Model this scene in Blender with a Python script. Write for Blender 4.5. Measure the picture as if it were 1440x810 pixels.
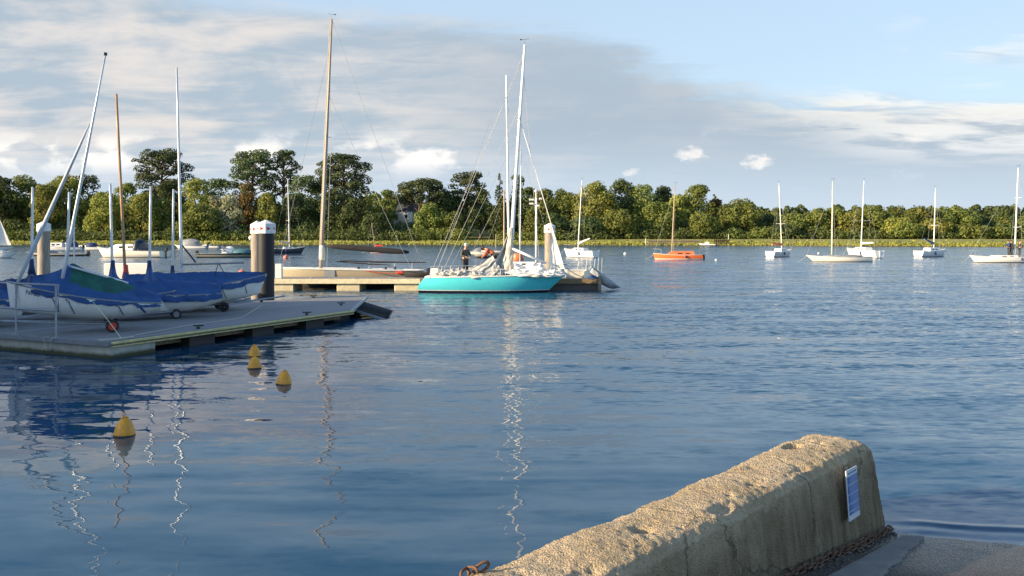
import bpy, math, random
import numpy as np
from mathutils import Vector, Matrix, noise
from math import sin, cos, pi, radians as R
random.seed(7); rng = np.random.default_rng(11)
for o in list(bpy.data.objects): bpy.data.objects.remove(o)
S = bpy.context.scene; C = S.collection
# ---------------------------------------------------------------- camera
EYE = 3.1; FPX = 1250.0; HOR = 328.0       # eye height, focal length and horizon of the 1440 px photograph
cd = bpy.data.cameras.new('camera'); cam = bpy.data.objects.new('camera', cd); C.objects.link(cam)
cam.location = (0, 0, EYE); cam.rotation_euler = (R(90), 0, 0)
cd.sensor_width = 36; cd.lens = 36*FPX/1440; cd.shift_y = -(405-HOR)/1440
cd.clip_start = .1; cd.clip_end = 9000; S.camera = cam
# ---------------------------------------------------------------- sun and sky
PHI, ELE = 22, 17
sundir = Vector((-cos(R(PHI))*cos(R(ELE)), -sin(R(PHI))*cos(R(ELE)), sin(R(ELE))))
sl = bpy.data.lights.new('sun', 'SUN'); so = bpy.data.objects.new('sun', sl); C.objects.link(so)
sl.energy = 5.0; sl.angle = R(.5); sl.color = (1, .77, .48)
so.rotation_euler = sundir.to_track_quat('Z', 'Y').to_euler()
S.view_settings.view_transform = 'Standard'; S.view_settings.look = 'None'
S.view_settings.exposure = 1.0; S.view_settings.gamma = 1; S.view_settings.use_curve_mapping = False
S.render.engine = 'CYCLES'

class NT:
    """small helper for node graphs"""
    def __init__(s, tree): s.t = tree; s.n = tree.nodes; s.l = tree.links
    def new(s, k, **kw):
        nd = s.n.new(k)
        for a, b in kw.items(): setattr(nd, a, b)
        return nd
    def put(s, sock, v):
        if isinstance(v, bpy.types.NodeSocket): s.l.new(v, sock)
        else: sock.default_value = v
    def m(s, op, a, b=0.0, c=None, clamp=False):
        nd = s.new('ShaderNodeMath', operation=op, use_clamp=clamp)
        s.put(nd.inputs[0], a); s.put(nd.inputs[1], b)
        if c is not None: s.put(nd.inputs[2], c)
        return nd.outputs[0]
    def ss(s, v, a, b, lo=0., hi=1.):
        nd = s.new('ShaderNodeMapRange', interpolation_type='SMOOTHSTEP')
        s.put(nd.inputs[0], v); nd.inputs[1].default_value = a; nd.inputs[2].default_value = b
        nd.inputs[3].default_value = lo; nd.inputs[4].default_value = hi
        return nd.outputs[0]
    def mix(s, f, a, b):
        nd = s.new('ShaderNodeMix', data_type='RGBA')
        s.put(nd.inputs[0], f)
        for k, v in ((6, a), (7, b)): s.put(nd.inputs[k], v if isinstance(v, bpy.types.NodeSocket) else (*v[:3], 1))
        return nd.outputs[2]
    def noise(s, vec, scale, detail=4, rough=.5, dist=0.):
        nd = s.new('ShaderNodeTexNoise')
        s.put(nd.inputs['Vector'], vec); nd.inputs['Scale'].default_value = scale
        nd.inputs['Detail'].default_value = detail; nd.inputs['Roughness'].default_value = rough
        nd.inputs['Distortion'].default_value = dist
        return nd
    def xyz(s, v):
        nd = s.new('ShaderNodeSeparateXYZ'); s.put(nd.inputs[0], v); return nd.outputs
    def cxyz(s, x, y, z=0.):
        nd = s.new('ShaderNodeCombineXYZ')
        for i, v in enumerate((x, y, z)): s.put(nd.inputs[i], v)
        return nd.outputs[0]
    def scale(s, v, sc, loc=(0, 0, 0), rot=(0, 0, 0)):
        nd = s.new('ShaderNodeMapping'); s.put(nd.inputs[0], v)
        nd.inputs['Scale'].default_value = sc; nd.inputs['Location'].default_value = loc; nd.inputs['Rotation'].default_value = rot
        return nd.outputs[0]

W = bpy.data.worlds.new('World'); S.world = W; W.use_nodes = True
w = NT(W.node_tree); w.n.clear()
wo = w.new('ShaderNodeOutputWorld')
sky = w.new('ShaderNodeTexSky', sky_type='NISHITA', sun_disc=False)
sky.sun_elevation = R(ELE); sky.sun_rotation = math.atan2(sundir.x, sundir.y) % (2*pi)
sky.air_density = 1.0; sky.dust_density = .6; sky.ozone_density = 1.8
b1 = w.new('ShaderNodeBackground'); w.l.new(sky.outputs[0], b1.inputs[0]); b1.inputs[1].default_value = .135
tc = w.new('ShaderNodeTexCoord').outputs['Generated']
dx, dy, dz = w.xyz(tc)
yy = w.m('MAXIMUM', dy, .25)
u = w.m('DIVIDE', dx, yy); v = w.m('DIVIDE', w.m('MAXIMUM', dz, 0.), yy)
# cloud layers on a plane overhead: flatten naturally towards the horizon
zz = w.m('ADD', w.m('MAXIMUM', dz, 0.), .10)
plane = w.cxyz(w.m('DIVIDE', dx, zz), w.m('DIVIDE', dy, zz))
n_big = w.noise(w.scale(plane, (.55, 1.1, 1), rot=(0, 0, -.12)), 1.0, 6, .55, .4).outputs['Fac']
n_mid = w.noise(w.scale(plane, (1.2, 2.6, 1), (3, 7, 0), rot=(0, 0, -.1)), 1.5, 7, .6, .5).outputs['Fac']
n_puffy = w.noise(w.scale(w.cxyz(u, v, 0.), (1, 2.9, 1), (2.2, .4, 0), rot=(0, 0, .10)), 5.5, 9, .58, .35).outputs['Fac']
n_fine = w.noise(w.scale(tc, (1, 1, 3.0)), 9, 7, .6).outputs['Fac']
# edge of the cloud sheet (elevation as a function of azimuth)
fc = w.new('ShaderNodeFloatCurve'); w.put(fc.inputs['Value'], w.m('MULTIPLY_ADD', u, .5, .5))
cv = fc.mapping.curves[0]
pts = [(0, .62), (.2, .60), (.36, .52), (.45, .50), (.50, .475), (.55, .440), (.59, .385), (.63, .335), (.70, .318), (.80, .318), (1, .32)]
cv.points[0].location = pts[0]; cv.points[1].location = pts[-1]
for p in pts[1:-1]: cv.points.new(*p)
for p in cv.points: p.handle_type = 'AUTO_CLAMPED'
fc.mapping.update()
edge = w.m('MULTIPLY', fc.outputs[0], .5)
jit = w.m('MULTIPLY', w.m('SUBTRACT', n_mid, .5), .075)
jit = w.m('ADD', jit, w.m('MULTIPLY', w.m('SUBTRACT', n_fine, .5), .05))
dedge = w.m('ADD', w.m('SUBTRACT', edge, v), jit)
sheet = w.ss(dedge, -.012, .030)
left = w.ss(u, .18, -.35)
tex = w.ss(w.m('ADD', w.m('MULTIPLY', n_mid, .30), w.m('ADD', w.m('MULTIPLY', n_big, .15), w.m('MULTIPLY', n_puffy, .55))), .43, .60)
grey = (.335, .405, .475); cream = (.645, .60, .565); pale = (.50, .60, .71)
shade = w.mix(w.m('MULTIPLY', tex, w.m('MULTIPLY_ADD', left, .62, .30)), grey, cream)
rim = w.m('MULTIPLY', w.ss(dedge, .075, .0), w.ss(u, .17, .42))
rim = w.m('MULTIPLY', rim, w.ss(n_mid, .38, .60))
shade = w.mix(w.m('MULTIPLY', w.m('MULTIPLY', w.ss(dedge, .01, .06), w.ss(dedge, .20, .10)), w.m('MULTIPLY', w.ss(u, -.15, .05), .55)), shade, (.33, .385, .455))
shade = w.mix(w.m('MULTIPLY', rim, .9), shade, (.88, .83, .74))
# lower on the right the deck thins to pale cream bands
lowr = w.m('MULTIPLY', w.m('MULTIPLY', w.ss(u, .28, .5), w.m('MULTIPLY', w.ss(v, .07, .10), w.ss(v, .145, .115))), w.ss(n_mid, .35, .6))
shade = w.mix(w.m('MULTIPLY', lowr, .7), shade, (.80, .78, .74))
low = w.ss(v, .13, .01)
shade = w.mix(w.m('MULTIPLY', low, .75), shade, pale)
# heaped white clouds low over the trees, on the left mostly
n_p = w.noise(w.scale(w.cxyz(u, v, 0.), (1, 2.0, 1), (5.3, .35, 0)), 9.0, 8, .52, .15).outputs['Fac']
band = w.m('MULTIPLY', w.ss(v, .052, .072), w.ss(v, .125, .088))
pf = w.m('MULTIPLY', w.ss(w.m('ADD', n_p, w.m('MULTIPLY', w.ss(u, .2, -.35), .10)), .59, .68), band)
puffcol = w.mix(w.ss(v, .062, .088), (.56, .60, .66), (.93, .87, .80))
shade = w.mix(w.m('MULTIPLY', pf, .9), shade, puffcol)
for (pu, pv, ru, rv) in ((.200, .0895, .0155, .0085), (.276, .0815, .0175, .0075), (.134, .070, .010, .005)):
    d2 = w.m('ADD', w.m('POWER', w.m('DIVIDE', w.m('SUBTRACT', u, pu), ru), 2.), w.m('POWER', w.m('DIVIDE', w.m('SUBTRACT', v, pv), rv), 2.))
    n_q = w.noise(w.scale(w.cxyz(u, v, 0.), (1, 1.6, 1)), 55., 6, .62).outputs['Fac']
    d3 = w.m('ADD', d2, w.m('MULTIPLY', w.m('SUBTRACT', n_q, .5), 6.5))
    shade = w.mix(w.m('MULTIPLY', w.ss(d3, 1.5, -.3), w.m('MULTIPLY', w.ss(dy, .1, .4), .8)), shade, (.80, .765, .73))
# a few thin streaks in the clear part
n_s = w.noise(w.scale(w.cxyz(u, v, 0.), (1, 3.2, 1), (1.7, .2, 0), rot=(0, 0, .08)), 4.2, 7, .6, .4).outputs['Fac']
streak = w.m('MULTIPLY', w.ss(n_s, .50, .66), w.m('MULTIPLY', w.m('MULTIPLY', w.ss(v, .33, .22), w.m('MULTIPLY', w.ss(u, .40, .52), w.ss(v, .175, .21))), .7))
cover = w.m('MAXIMUM', sheet, streak)
cover = w.m('MAXIMUM', cover, w.m('MULTIPLY', w.ss(v, .14, .02), .9))
# overhead and behind: broken cloud
over = w.m('MULTIPLY', w.ss(n_big, .50, .66), w.ss(v, .34, .45))
cover = w.m('MAXIMUM', cover, w.m('MULTIPLY', over, w.ss(v, .52, .36, .0, .6)))

b2 = w.new('ShaderNodeBackground'); w.l.new(shade, b2.inputs[0]); b2.inputs[1].default_value = .665
# thin pale veil low in the clear part of the sky
b3 = w.new('ShaderNodeBackground'); b3.inputs[0].default_value = (.43, .545, .665, 1); b3.inputs[1].default_value = .665
mv = w.new('ShaderNodeMixShader'); w.l.new(w.ss(v, .55, .24, 0., .78), mv.inputs[0]); w.l.new(b1.outputs[0], mv.inputs[1]); w.l.new(b3.outputs[0], mv.inputs[2])
mx = w.new('ShaderNodeMixShader'); w.l.new(w.m('MULTIPLY', cover, .93), mx.inputs[0]); w.l.new(mv.outputs[0], mx.inputs[1]); w.l.new(b2.outputs[0], mx.inputs[2])
w.l.new(mx.outputs[0], wo.inputs[0])

# ---------------------------------------------------------------- helpers
def at(px, py, Y): return Vector(((px-720)/FPX*Y, Y, EYE-(py-HOR)/FPX*Y))
def onwater(px, py): Y = EYE*FPX/(py-HOR); return Vector(((px-720)/FPX*Y, Y, 0))
def lerp(a, b, t): return a+(b-a)*t

class MB:
    def __init__(s): s.v = []; s.f = []; s.mi = []
    def add(s, vs, fs, m=0):
        n = len(s.v); s.v += [tuple(p) for p in vs]
        for f in fs: s.f.append(tuple(i+n for i in f)); s.mi.append(m)
        return s
    def box(s, c, d, rot=None, m=0, ch=0.0):
        x, y, z = d[0]/2, d[1]/2, d[2]/2
        if ch <= 0:
            vs = [Vector((a*x, b*y, e*z)) for a in (-1, 1) for b in (-1, 1) for e in (-1, 1)]
            fs = [(0, 1, 3, 2), (4, 6, 7, 5), (0, 4, 5, 1), (2, 3, 7, 6), (0, 2, 6, 4), (1, 5, 7, 3)]
        else:
            ch = min(ch, x*.9, y*.9, z*.9); vs = []; fs = []
            ring = [(x, y-ch), (x-ch, y), (-x+ch, y), (-x, y-ch), (-x, -y+ch), (-x+ch, -y), (x-ch, -y), (x, -y+ch)]
            inn = [(a*(x-ch)/x, b*(y-ch)/y) for a, b in ring]
            for zz_, rr in ((-z, inn), (-z+ch, ring), (z-ch, ring), (z, inn)): vs += [Vector((a, b, zz_)) for a, b in rr]
            for k in range(3):
                for i in range(8): j = (i+1) % 8; fs.append((k*8+i, k*8+j, k*8+8+j, k*8+8+i))
            fs += [tuple(range(7, -1, -1)), tuple(range(24, 32))]
        if rot is not None: vs = [rot @ p for p in vs]
        return s.add([p+Vector(c) for p in vs], fs, m)
    def tube(s, p0, p1, r0, r1=None, n=8, m=0, cap=True):
        return s.path([p0, p1], [r0, r0 if r1 is None else r1], n, m, cap)
    def path(s, ps, rs, n=8, m=0, cap=True):
        ps = [Vector(p) for p in ps]
        if not hasattr(rs, '__len__'): rs = [rs]*len(ps)
        vs = []; fs = []; up = None
        for i, p in enumerate(ps):
            t = (ps[min(i+1, len(ps)-1)]-ps[max(i-1, 0)]).normalized()
            if up is None: up = Vector((0, 0, 1)) if abs(t.z) < .9 else Vector((1, 0, 0))
            a = t.cross(up).normalized(); b = t.cross(a).normalized(); up = -b if up.dot(b) < 0 else b
            a = t.cross(up).normalized(); b = up
            for k in range(n):
                an = 2*pi*k/n; vs.append(p+(a*cos(an)+b*sin(an))*rs[i])
        for i in range(len(ps)-1):
            for k in range(n): j = (k+1) % n; fs.append((i*n+k, i*n+j, (i+1)*n+j, (i+1)*n+k))
        if cap: fs += [tuple(range(n-1, -1, -1)), tuple(range((len(ps)-1)*n, len(ps)*n))]
        return s.add(vs, fs, m)
    def lathe(s, prof, c=(0, 0, 0), n=24, m=0, axis='z'):
        vs = []; fs = []
        for r, z in prof:
            for k in range(n):
                a = 2*pi*k/n; p = (r*cos(a), r*sin(a), z)
                if axis == 'y': p = (r*cos(a), z, r*sin(a))
                if axis == 'x': p = (z, r*cos(a), r*sin(a))
                vs.append(Vector(p)+Vector(c))
        for i in range(len(prof)-1):
            for k in range(n): j = (k+1) % n; fs.append((i*n+k, i*n+j, (i+1)*n+j, (i+1)*n+k))
        fs += [tuple(range(n-1, -1, -1)), tuple(range((len(prof)-1)*n, len(prof)*n))]
        return s.add(vs, fs, m)
    def ball(s, c, r, n=12, m=0, sc=(1, 1, 1)):
        pr = [(max(1e-3, r*sin(pi*i/8)), -r*cos(pi*i/8)) for i in range(9)]
        k = len(s.v); s.lathe(pr, (0, 0, 0), n, m)
        for i in range(k, len(s.v)): a = s.v[i]; s.v[i] = (a[0]*sc[0]+c[0], a[1]*sc[1]+c[1], a[2]*sc[2]+c[2])
        return s
    def prism(s, poly, z0, z1, m=0):
        n = len(poly)
        vs = [Vector((a, b, z0)) for a, b in poly]+[Vector((a, b, z1)) for a, b in poly]
        fs = [tuple(range(n-1, -1, -1)), tuple(range(n, 2*n))]+[(i, (i+1) % n, n+(i+1) % n, n+i) for i in range(n)]
        return s.add(vs, fs, m)
    def grid(s, fn, nu, nv, m=0):
        vs = [fn(i/nu, j/nv) for i in range(nu+1) for j in range(nv+1)]
        fs = [(i*(nv+1)+j, (i+1)*(nv+1)+j, (i+1)*(nv+1)+j+1, i*(nv+1)+j+1) for i in range(nu) for j in range(nv)]
        return s.add(vs, fs, m)
    def build(s, name, mats, parent=None, smooth=False):
        me = bpy.data.meshes.new(name); me.from_pydata([tuple(p) for p in s.v], [], s.f); 
        if not isinstance(mats, (list, tuple)): mats = [mats]
        for mm in mats: me.materials.append(mm)
        if len(mats) > 1: me.polygons.foreach_set('material_index', s.mi)
        if smooth == 'auto':
            me.polygons.foreach_set('use_smooth', [True]*len(s.f))
            try: me.set_sharp_from_angle(angle=R(38))
            except Exception: pass
        elif smooth: me.polygons.foreach_set('use_smooth', [True]*len(s.f))
        me.update()
        import bmesh as _b
        bm = _b.new(); bm.from_mesh(me); _b.ops.recalc_face_normals(bm, faces=bm.faces); bm.to_mesh(me); bm.free()
        o = bpy.data.objects.new(name, me); C.objects.link(o)
        if parent: o.parent = parent
        return o

def thing(name, label, cat, loc=(0, 0, 0), rz=0, group=None):
    o = bpy.data.objects.new(name, None); C.objects.link(o); o.location = loc; o.rotation_euler = (0, 0, rz)
    o.empty_display_size = .2
    return tag(o, label, cat, group)
def tag(o, label, cat, group=None, kind=None):
    o['label'] = label; o['category'] = cat
    if group: o['group'] = group
    if kind: o['kind'] = kind
    return o
def copy_tree(o, parent=None):
    c = o.copy(); C.objects.link(c)
    if parent: c.parent = parent
    for ch in [x for x in bpy.data.objects if x.parent == o]: copy_tree(ch, c)
    return c

# ---------------------------------------------------------------- materials
def mat(name, col, rough=.6, metal=0., var=.12, sc=4., bump=0., bsc=20., col2=None, detail=6, stretch=(1, 1, 1), spec=.5, coat=0.):
    m_ = bpy.data.materials.new(name); m_.use_nodes = True; g = NT(m_.node_tree)
    p = g.n['Principled BSDF']; tcn = g.new('ShaderNodeTexCoord').outputs['Object']
    vv = g.scale(tcn, stretch)
    nn = g.noise(vv, sc, detail, .6).outputs['Fac']
    c2 = col2 if col2 else tuple(max(0, c*(1-var*2)) for c in col)
    f = g.ss(nn, .3, .7)
    g.l.new(g.mix(f, c2, col if col2 is None else col), p.inputs['Base Color'])
    p.inputs['Metallic'].default_value = metal
    g.l.new(g.m('MULTIPLY_ADD', nn, .25, max(.02, rough-.12)), p.inputs['Roughness'])
    p.inputs['Specular IOR Level'].default_value = spec
    p.inputs['Coat Weight'].default_value = coat
    if bump:
        b = g.new('ShaderNodeBump'); b.inputs['Distance'].default_value = bump
        g.l.new(g.noise(vv, bsc, 6, .65).outputs['Fac'], b.inputs['Height']); g.l.new(b.outputs[0], p.inputs['Normal'])
    return m_
def bandmat(name, bands, rough=.35, var=.06, coat=.0):
    """paint in horizontal bands by height above the object's origin: [(z, colour), ...] from the bottom"""
    m_ = bpy.data.materials.new(name); m_.use_nodes = True; g = NT(m_.node_tree); p = g.n['Principled BSDF']
    tcn = g.new('ShaderNodeTexCoord').outputs['Object']; z = g.xyz(tcn)[2]
    n1 = g.noise(tcn, 1.5, 6, .6).outputs['Fac']
    n2 = g.noise(g.scale(tcn, (6, 6, .8)), 3, 5, .6).outputs['Fac']
    z = g.m('ADD', z, g.m('MULTIPLY', g.m('SUBTRACT', n1, .5), .012))
    c = (*bands[0][1], 1)
    prev = bands[0][1]
    for zz_, cc in bands[1:]:
        f = g.m('GREATER_THAN', z, zz_); prev = g.mix(f, prev, cc)
    dirt = g.mix(g.m('MULTIPLY', g.ss(n2, .45, .8), var*3), prev, (.18, .16, .12))
    g.l.new(dirt, p.inputs['Base Color'])
    g.l.new(g.m('MULTIPLY_ADD', n1, .2, rough-.1), p.inputs['Roughness']); p.inputs['Coat Weight'].default_value = coat
    return m_
M = {}
M['white'] = mat('white_gelcoat', (.80, .79, .76), .32, var=.04, sc=2)
M['whitedk'] = mat('weathered_white', (.70, .69, .65), .5, var=.10, sc=5)
M['deck'] = mat('cream_deck', (.68, .64, .54), .6, var=.08, sc=5)
M['alu'] = mat('anodised_spar', (.62, .66, .70), .35, metal=.35, var=.05, sc=3)
M['whitespar'] = mat('white_painted_spar', (.86, .85, .82), .3, var=.03)
M['wood'] = mat('varnished_wood', (.48, .29, .15), .38, var=.2, sc=5, stretch=(6, 6, .6))
M['woodlt'] = mat('pale_spruce', (.50, .36, .22), .45, var=.18, sc=5, stretch=(6, 6, .6))
M['woodmast'] = mat('silvered_spruce', (.40, .32, .245), .5, var=.15, sc=4, stretch=(6, 6, .4))
M['wire'] = mat('rigging_wire', (.34, .35, .36), .6, metal=.2, var=.05)
M['rope'] = mat('pale_rope', (.55, .53, .46), .9, var=.15, sc=40)
M['black'] = mat('black_rubber', (.02, .02, .022), .7, var=.1)
M['blackcloth'] = mat('black_sail_cover', (.025, .022, .025), .85, var=.2, sc=10, bump=.01)
M['steel'] = mat('galvanised_steel', (.40, .43, .47), .5, metal=.5, var=.15, sc=14)
M['glass'] = mat('dark_window', (.02, .025, .03), .08, var=.05)
M['blue'] = mat('blue_canvas', (.013, .080, .25), .6, sc=2.6, bump=.05, bsc=4.5, col2=(.010, .058, .19))
M['bluedk'] = mat('navy_canvas', (.018, .05, .16), .7, var=.2, sc=3, bump=.04, bsc=5)
M['green'] = mat('green_canvas', (.010, .13, .10), .7, var=.25, sc=3, bump=.04, bsc=5)
M['sail'] = mat('grey_sailcloth', (.50, .50, .47), .75, var=.12, sc=3, bump=.006, bsc=6)
M['sailw'] = mat('white_sailcloth', (.82, .81, .77), .7, var=.06, sc=3, bump=.005, bsc=6)
M['saildk'] = mat('translucent_sailcloth', (.42, .45, .46), .6, var=.1, sc=3, bump=.006)
M['orangeboat'] = bandmat('orange_hull_paint', [(-1, (.25, .03, .02)), (.02, (.78, .70, .62)), (.13, (.82, .17, .045))], .35)
M['orange'] = mat('orange_paint', (.80, .20, .06), .4, var=.08)
M['red'] = mat('red_paint', (.62, .05, .03), .45, var=.1)
M['yellow'] = mat('yellow_buoy_plastic', (.80, .36, .02), .42, var=.16, sc=9, col2=(.55, .24, .02))
M['pilewrap'] = mat('shaded_pile_sleeve', (.009, .011, .017), .6, var=.2, sc=3, stretch=(3, 3, .5))  # dark sleeve, its colour deepened to stand in for shade on the pile
M['pilesteel'] = mat('weathered_pile', (.36, .31, .255), .7, var=.2, sc=3, stretch=(4, 4, .6), bump=.004)
M['capwhite'] = mat('white_pile_cap', (.78, .77, .75), .5, var=.05)
M['rust'] = mat('rusty_iron', (.17, .085, .045), .85, var=.3, sc=30, bump=.004, bsc=80, col2=(.08, .045, .028))
M['bark'] = mat('tree_bark', (.16, .11, .075), .9, var=.3, sc=3, stretch=(3, 3, .6))
M['khaki'] = bandmat('khaki_topside', [(-1, (.05, .05, .05)), (.3, (.33, .28, .19)), (1.03, (.74, .70, .60))], .5)
M['skin'] = mat('skin', (.52, .30, .21), .55, var=.05)
M['jacket'] = mat('olive_jacket', (.10, .095, .075), .85, var=.15, sc=12)
M['trousers'] = mat('dark_trousers', (.05, .055, .065), .85, var=.15, sc=12)
M['orangecloth'] = mat('orange_jacket', (.62, .17, .08), .8, var=.15, sc=10)
M['hairw'] = mat('white_hair', (.70, .68, .64), .9, var=.1)
M['hairb'] = mat('brown_hair', (.10, .06, .03), .9, var=.1)
M['navy'] = mat('navy_paint', (.02, .03, .05), .35, var=.1)
M['grey'] = mat('grey_tube', (.25, .27, .29), .6, var=.1)
M['tanwood'] = mat('weathered_timber', (.30, .25, .18), .85, var=.3, sc=4, stretch=(1, 6, 6), bump=.006)
# ---------------------------------------------------------------- water
def water_mat():
    m_ = bpy.data.materials.new('harbour_water'); m_.use_nodes = True; g = NT(m_.node_tree); p = g.n['Principled BSDF']
    P = g.new('ShaderNodeTexCoord').outputs['Object']
    x, y, z = g.xyz(P)
    patch = g.noise(g.scale(P, (.035, .06, 1)), 1.0, 4, .55, .5).outputs['Fac']
    # wind picks up away from the quay and towards the right
    reach = g.m('ADD', y, g.m('MULTIPLY', x, .9))
    wind = g.ss(g.m('ADD', reach, g.m('MULTIPLY', g.m('SUBTRACT', patch, .5), 36.)), 7., 44.)
    def slope(vec, sc, det, ax, ay):
        c = g.new('ShaderNodeSeparateColor'); n_ = g.noise(vec, sc, det, .5, .2)
        g.l.new(n_.outputs['Color'], c.inputs[0])
        return g.m('MULTIPLY', g.m('SUBTRACT', c.outputs[0], .5), ax), g.m('MULTIPLY', g.m('SUBTRACT', c.outputs[1], .5), ay)
    a = slope(g.scale(P, (.55, 1.25, 1), rot=(0, 0, .12)), 1.0, 1.0, .105, .15)
    e_ = slope(g.scale(P, (.30, 2.3, 1), (11, 5, 0), rot=(0, 0, .06)), 1.0, 1.5, .02, .16)
    b = slope(g.scale(P, (1.5, 4.6, 1), (3, 1, 0), rot=(0, 0, -.08)), 1.0, 2.0, .040, .075)
    c = slope(g.scale(P, (2.2, 5.5, 1), (7, 4, 0), rot=(0, 0, -.10)), 1.0, 5., .60, 1.5)
    # wavelets lean towards the quay: their near faces are the steep ones
    c = (c[0], g.m('MULTIPLY', g.m('ABSOLUTE', c[1]), -1.))
    d = slope(g.scale(P, (10, 26, 1), (2, 9, 0)), 1.0, 3., .05, .09)
    # gusts: darker and lighter lanes in the ruffled water
    lane = g.noise(g.scale(P, (.13, .75, 1), rot=(0, 0, .08)), 1.0, 5, .65, .6).outputs['Fac']
    wl = g.m('MULTIPLY', g.m('MULTIPLY_ADD', wind, .93, .07), g.ss(lane, .32, .66, .30, 1.45))
    slick = g.ss(patch, .35, .7, .75, 1.2)
    nx = g.m('ADD', g.m('MULTIPLY', g.m('ADD', g.m('ADD', a[0], e_[0]), b[0]), slick), g.m('ADD', g.m('MULTIPLY', c[0], wl), g.m('MULTIPLY', d[0], g.m('MULTIPLY_ADD', wind, .95, .05))))
    ny = g.m('ADD', g.m('MULTIPLY', g.m('ADD', g.m('ADD', a[1], e_[1]), b[1]), slick), g.m('ADD', g.m('MULTIPLY', c[1], wl), g.m('MULTIPLY', d[1], g.m('MULTIPLY_ADD', wind, .95, .05))))
    vn = g.new('ShaderNodeVectorMath', operation='NORMALIZE'); va = g.new('ShaderNodeVectorMath', operation='ADD'); g.l.new(g.cxyz(nx, ny, 0.), va.inputs[0]); g.l.new(g.new('ShaderNodeNewGeometry').outputs['Normal'], va.inputs[1]); g.l.new(va.outputs[0], vn.inputs[0])
    g.l.new(vn.outputs[0], p.inputs['Normal'])
    p.inputs['Base Color'].default_value = (.008, .052, .105, 1)
    p.inputs['Roughness'].default_value = .03; p.inputs['IOR'].default_value = 1.40
    return m_
wb = MB(); wb.add([(-3500, -60, 0), (3500, -60, 0), (3500, 420, 0), (-3500, 420, 0)], [(0, 1, 2, 3)])
tag(wb.build('water', water_mat()), None or 'blue rippled harbour water', 'water', kind='structure')

# ---------------------------------------------------------------- far shore
def shoreY(x):
    base = lerp(231, 196, max(0, min(1, (x-0)/110.)))
    return base+1.6*sin(x*.13)+2.2*noise.noise(Vector((x*.05, 3.1, 0)))+1.0*noise.noise(Vector((x*.3, 8, 0)))
def groundz(x, y):
    s = shoreY(x); d = y-s
    if d < 0: return max(-1.5, d*.12)
    mb = .32*min(1, d/1.6)                              # marsh edge
    z = mb+1.15*max(0, min(1, (d-2)/26.))**.8
    if y > 262: z += 3.2*min(1, (y-262)/60.)**1.1
    if y > 262 and x > 75: z += 2.0*min(1, (y-262)/60.)
    z += .10*noise.noise(Vector((x*.25, y*.25, 0)))
    return z
def shore_mat():
    m_ = bpy.data.materials.new('salt_marsh_grass'); m_.use_nodes = True; g = NT(m_.node_tree); p = g.n['Principled BSDF']
    P = g.new('ShaderNodeTexCoord').outputs['Object']; z = g.xyz(P)[2]
    n1 = g.noise(g.scale(P, (.10, .30, 1)), 1, 6, .65).outputs['Fac']; n2 = g.noise(g.scale(P, (.8, 2, 1)), 1, 6, .7).outputs['Fac']
    gr = g.mix(g.ss(n1, .35, .65), (.27, .265, .055), (.18, .20, .045))
    gr = g.mix(g.ss(n2, .5, .75), gr, (.34, .26, .06))
    mud = g.mix(g.ss(n2, .4, .6), (.07, .05, .035), (.12, .10, .06))
    f = g.ss(g.m('ADD', z, g.m('MULTIPLY', g.m('SUBTRACT', n2, .5), .35)), .10, .26)
    g.l.new(g.mix(f, mud, gr), p.inputs['Base Color']); p.inputs['Roughness'].default_value = .95
    b = g.new('ShaderNodeBump'); b.inputs['Distance'].default_value = .35; g.l.new(n2, b.inputs['Height']); g.l.new(b.outputs[0], p.inputs['Normal'])
    return m_
M['marsh'] = shore_mat()
tb = MB()
xs = np.concatenate([np.linspace(-1500, -230, 16), np.linspace(-220, 250, 330), np.linspace(262, 1600, 16)])
ys = np.concatenate([np.linspace(180, 262, 110), np.linspace(266, 420, 30), np.linspace(450, 2500, 6)])
vs = [(x, y, groundz(x, y)) for x in xs for y in ys]; ny_ = len(ys)
tb.add(vs, [(i*ny_+j, (i+1)*ny_+j, (i+1)*ny_+j+1, i*ny_+j+1) for i in range(len(xs)-1) for j in range(ny_-1)])
tag(tb.build('marsh_bank', M['marsh'], smooth=True), 'flat yellow green salt marsh along the far shore', 'ground', kind='structure')

# grass tufts on the marsh, near its edge
def leaves_mesh(name, P, N, size, mats, asp=1.0, up=None, mi=None, tri=False):
    """many small leaf faces: P positions, N normals"""
    n = len(P); a = rng.normal(size=(n, 3)); t = np.cross(N, a); t /= np.linalg.norm(t, axis=1)[:, None]+1e-9
    b = np.cross(N, t); b /= np.linalg.norm(b, axis=1)[:, None]+1e-9
    sz = (size*rng.uniform(.55, 1.35, n))[:, None]
    if up is not None: t = np.tile(np.array([[0, 0, 1.]]), (n, 1)); b = np.cross(N, t); b /= np.linalg.norm(b, axis=1)[:, None]+1e-9
    q = np.stack([P-t*sz*asp*.5, P+b*sz*.42, P+t*sz*asp*.5, P-b*sz*.42], 1).reshape(-1, 3)
    me = bpy.data.meshes.new(name); me.vertices.add(n*4); me.vertices.foreach_set('co', q.astype(np.float32).ravel())
    me.loops.add(n*4); me.loops.foreach_set('vertex_index', np.arange(n*4, dtype=np.int32))
    me.polygons.add(n); me.polygons.foreach_set('loop_start', np.arange(0, n*4, 4, dtype=np.int32))
    try: me.polygons.foreach_set('loop_total', np.full(n, 4, dtype=np.int32))
    except Exception: pass
    for m_ in mats: me.materials.append(m_)
    if mi is not None: me.polygons.foreach_set('material_index', mi.astype(np.int32))
    me.update(calc_edges=True); me.validate()
    return me
n = 15000
gx = rng.uniform(-175, 190, n); gd = rng.gamma(1.3, 3.2, n)
gp = np.array([(x, shoreY(x)+.3+d, 0) for x, d in zip(gx, gd)]); gp[:, 2] = [groundz(p[0], p[1])+.12 for p in gp]
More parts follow.
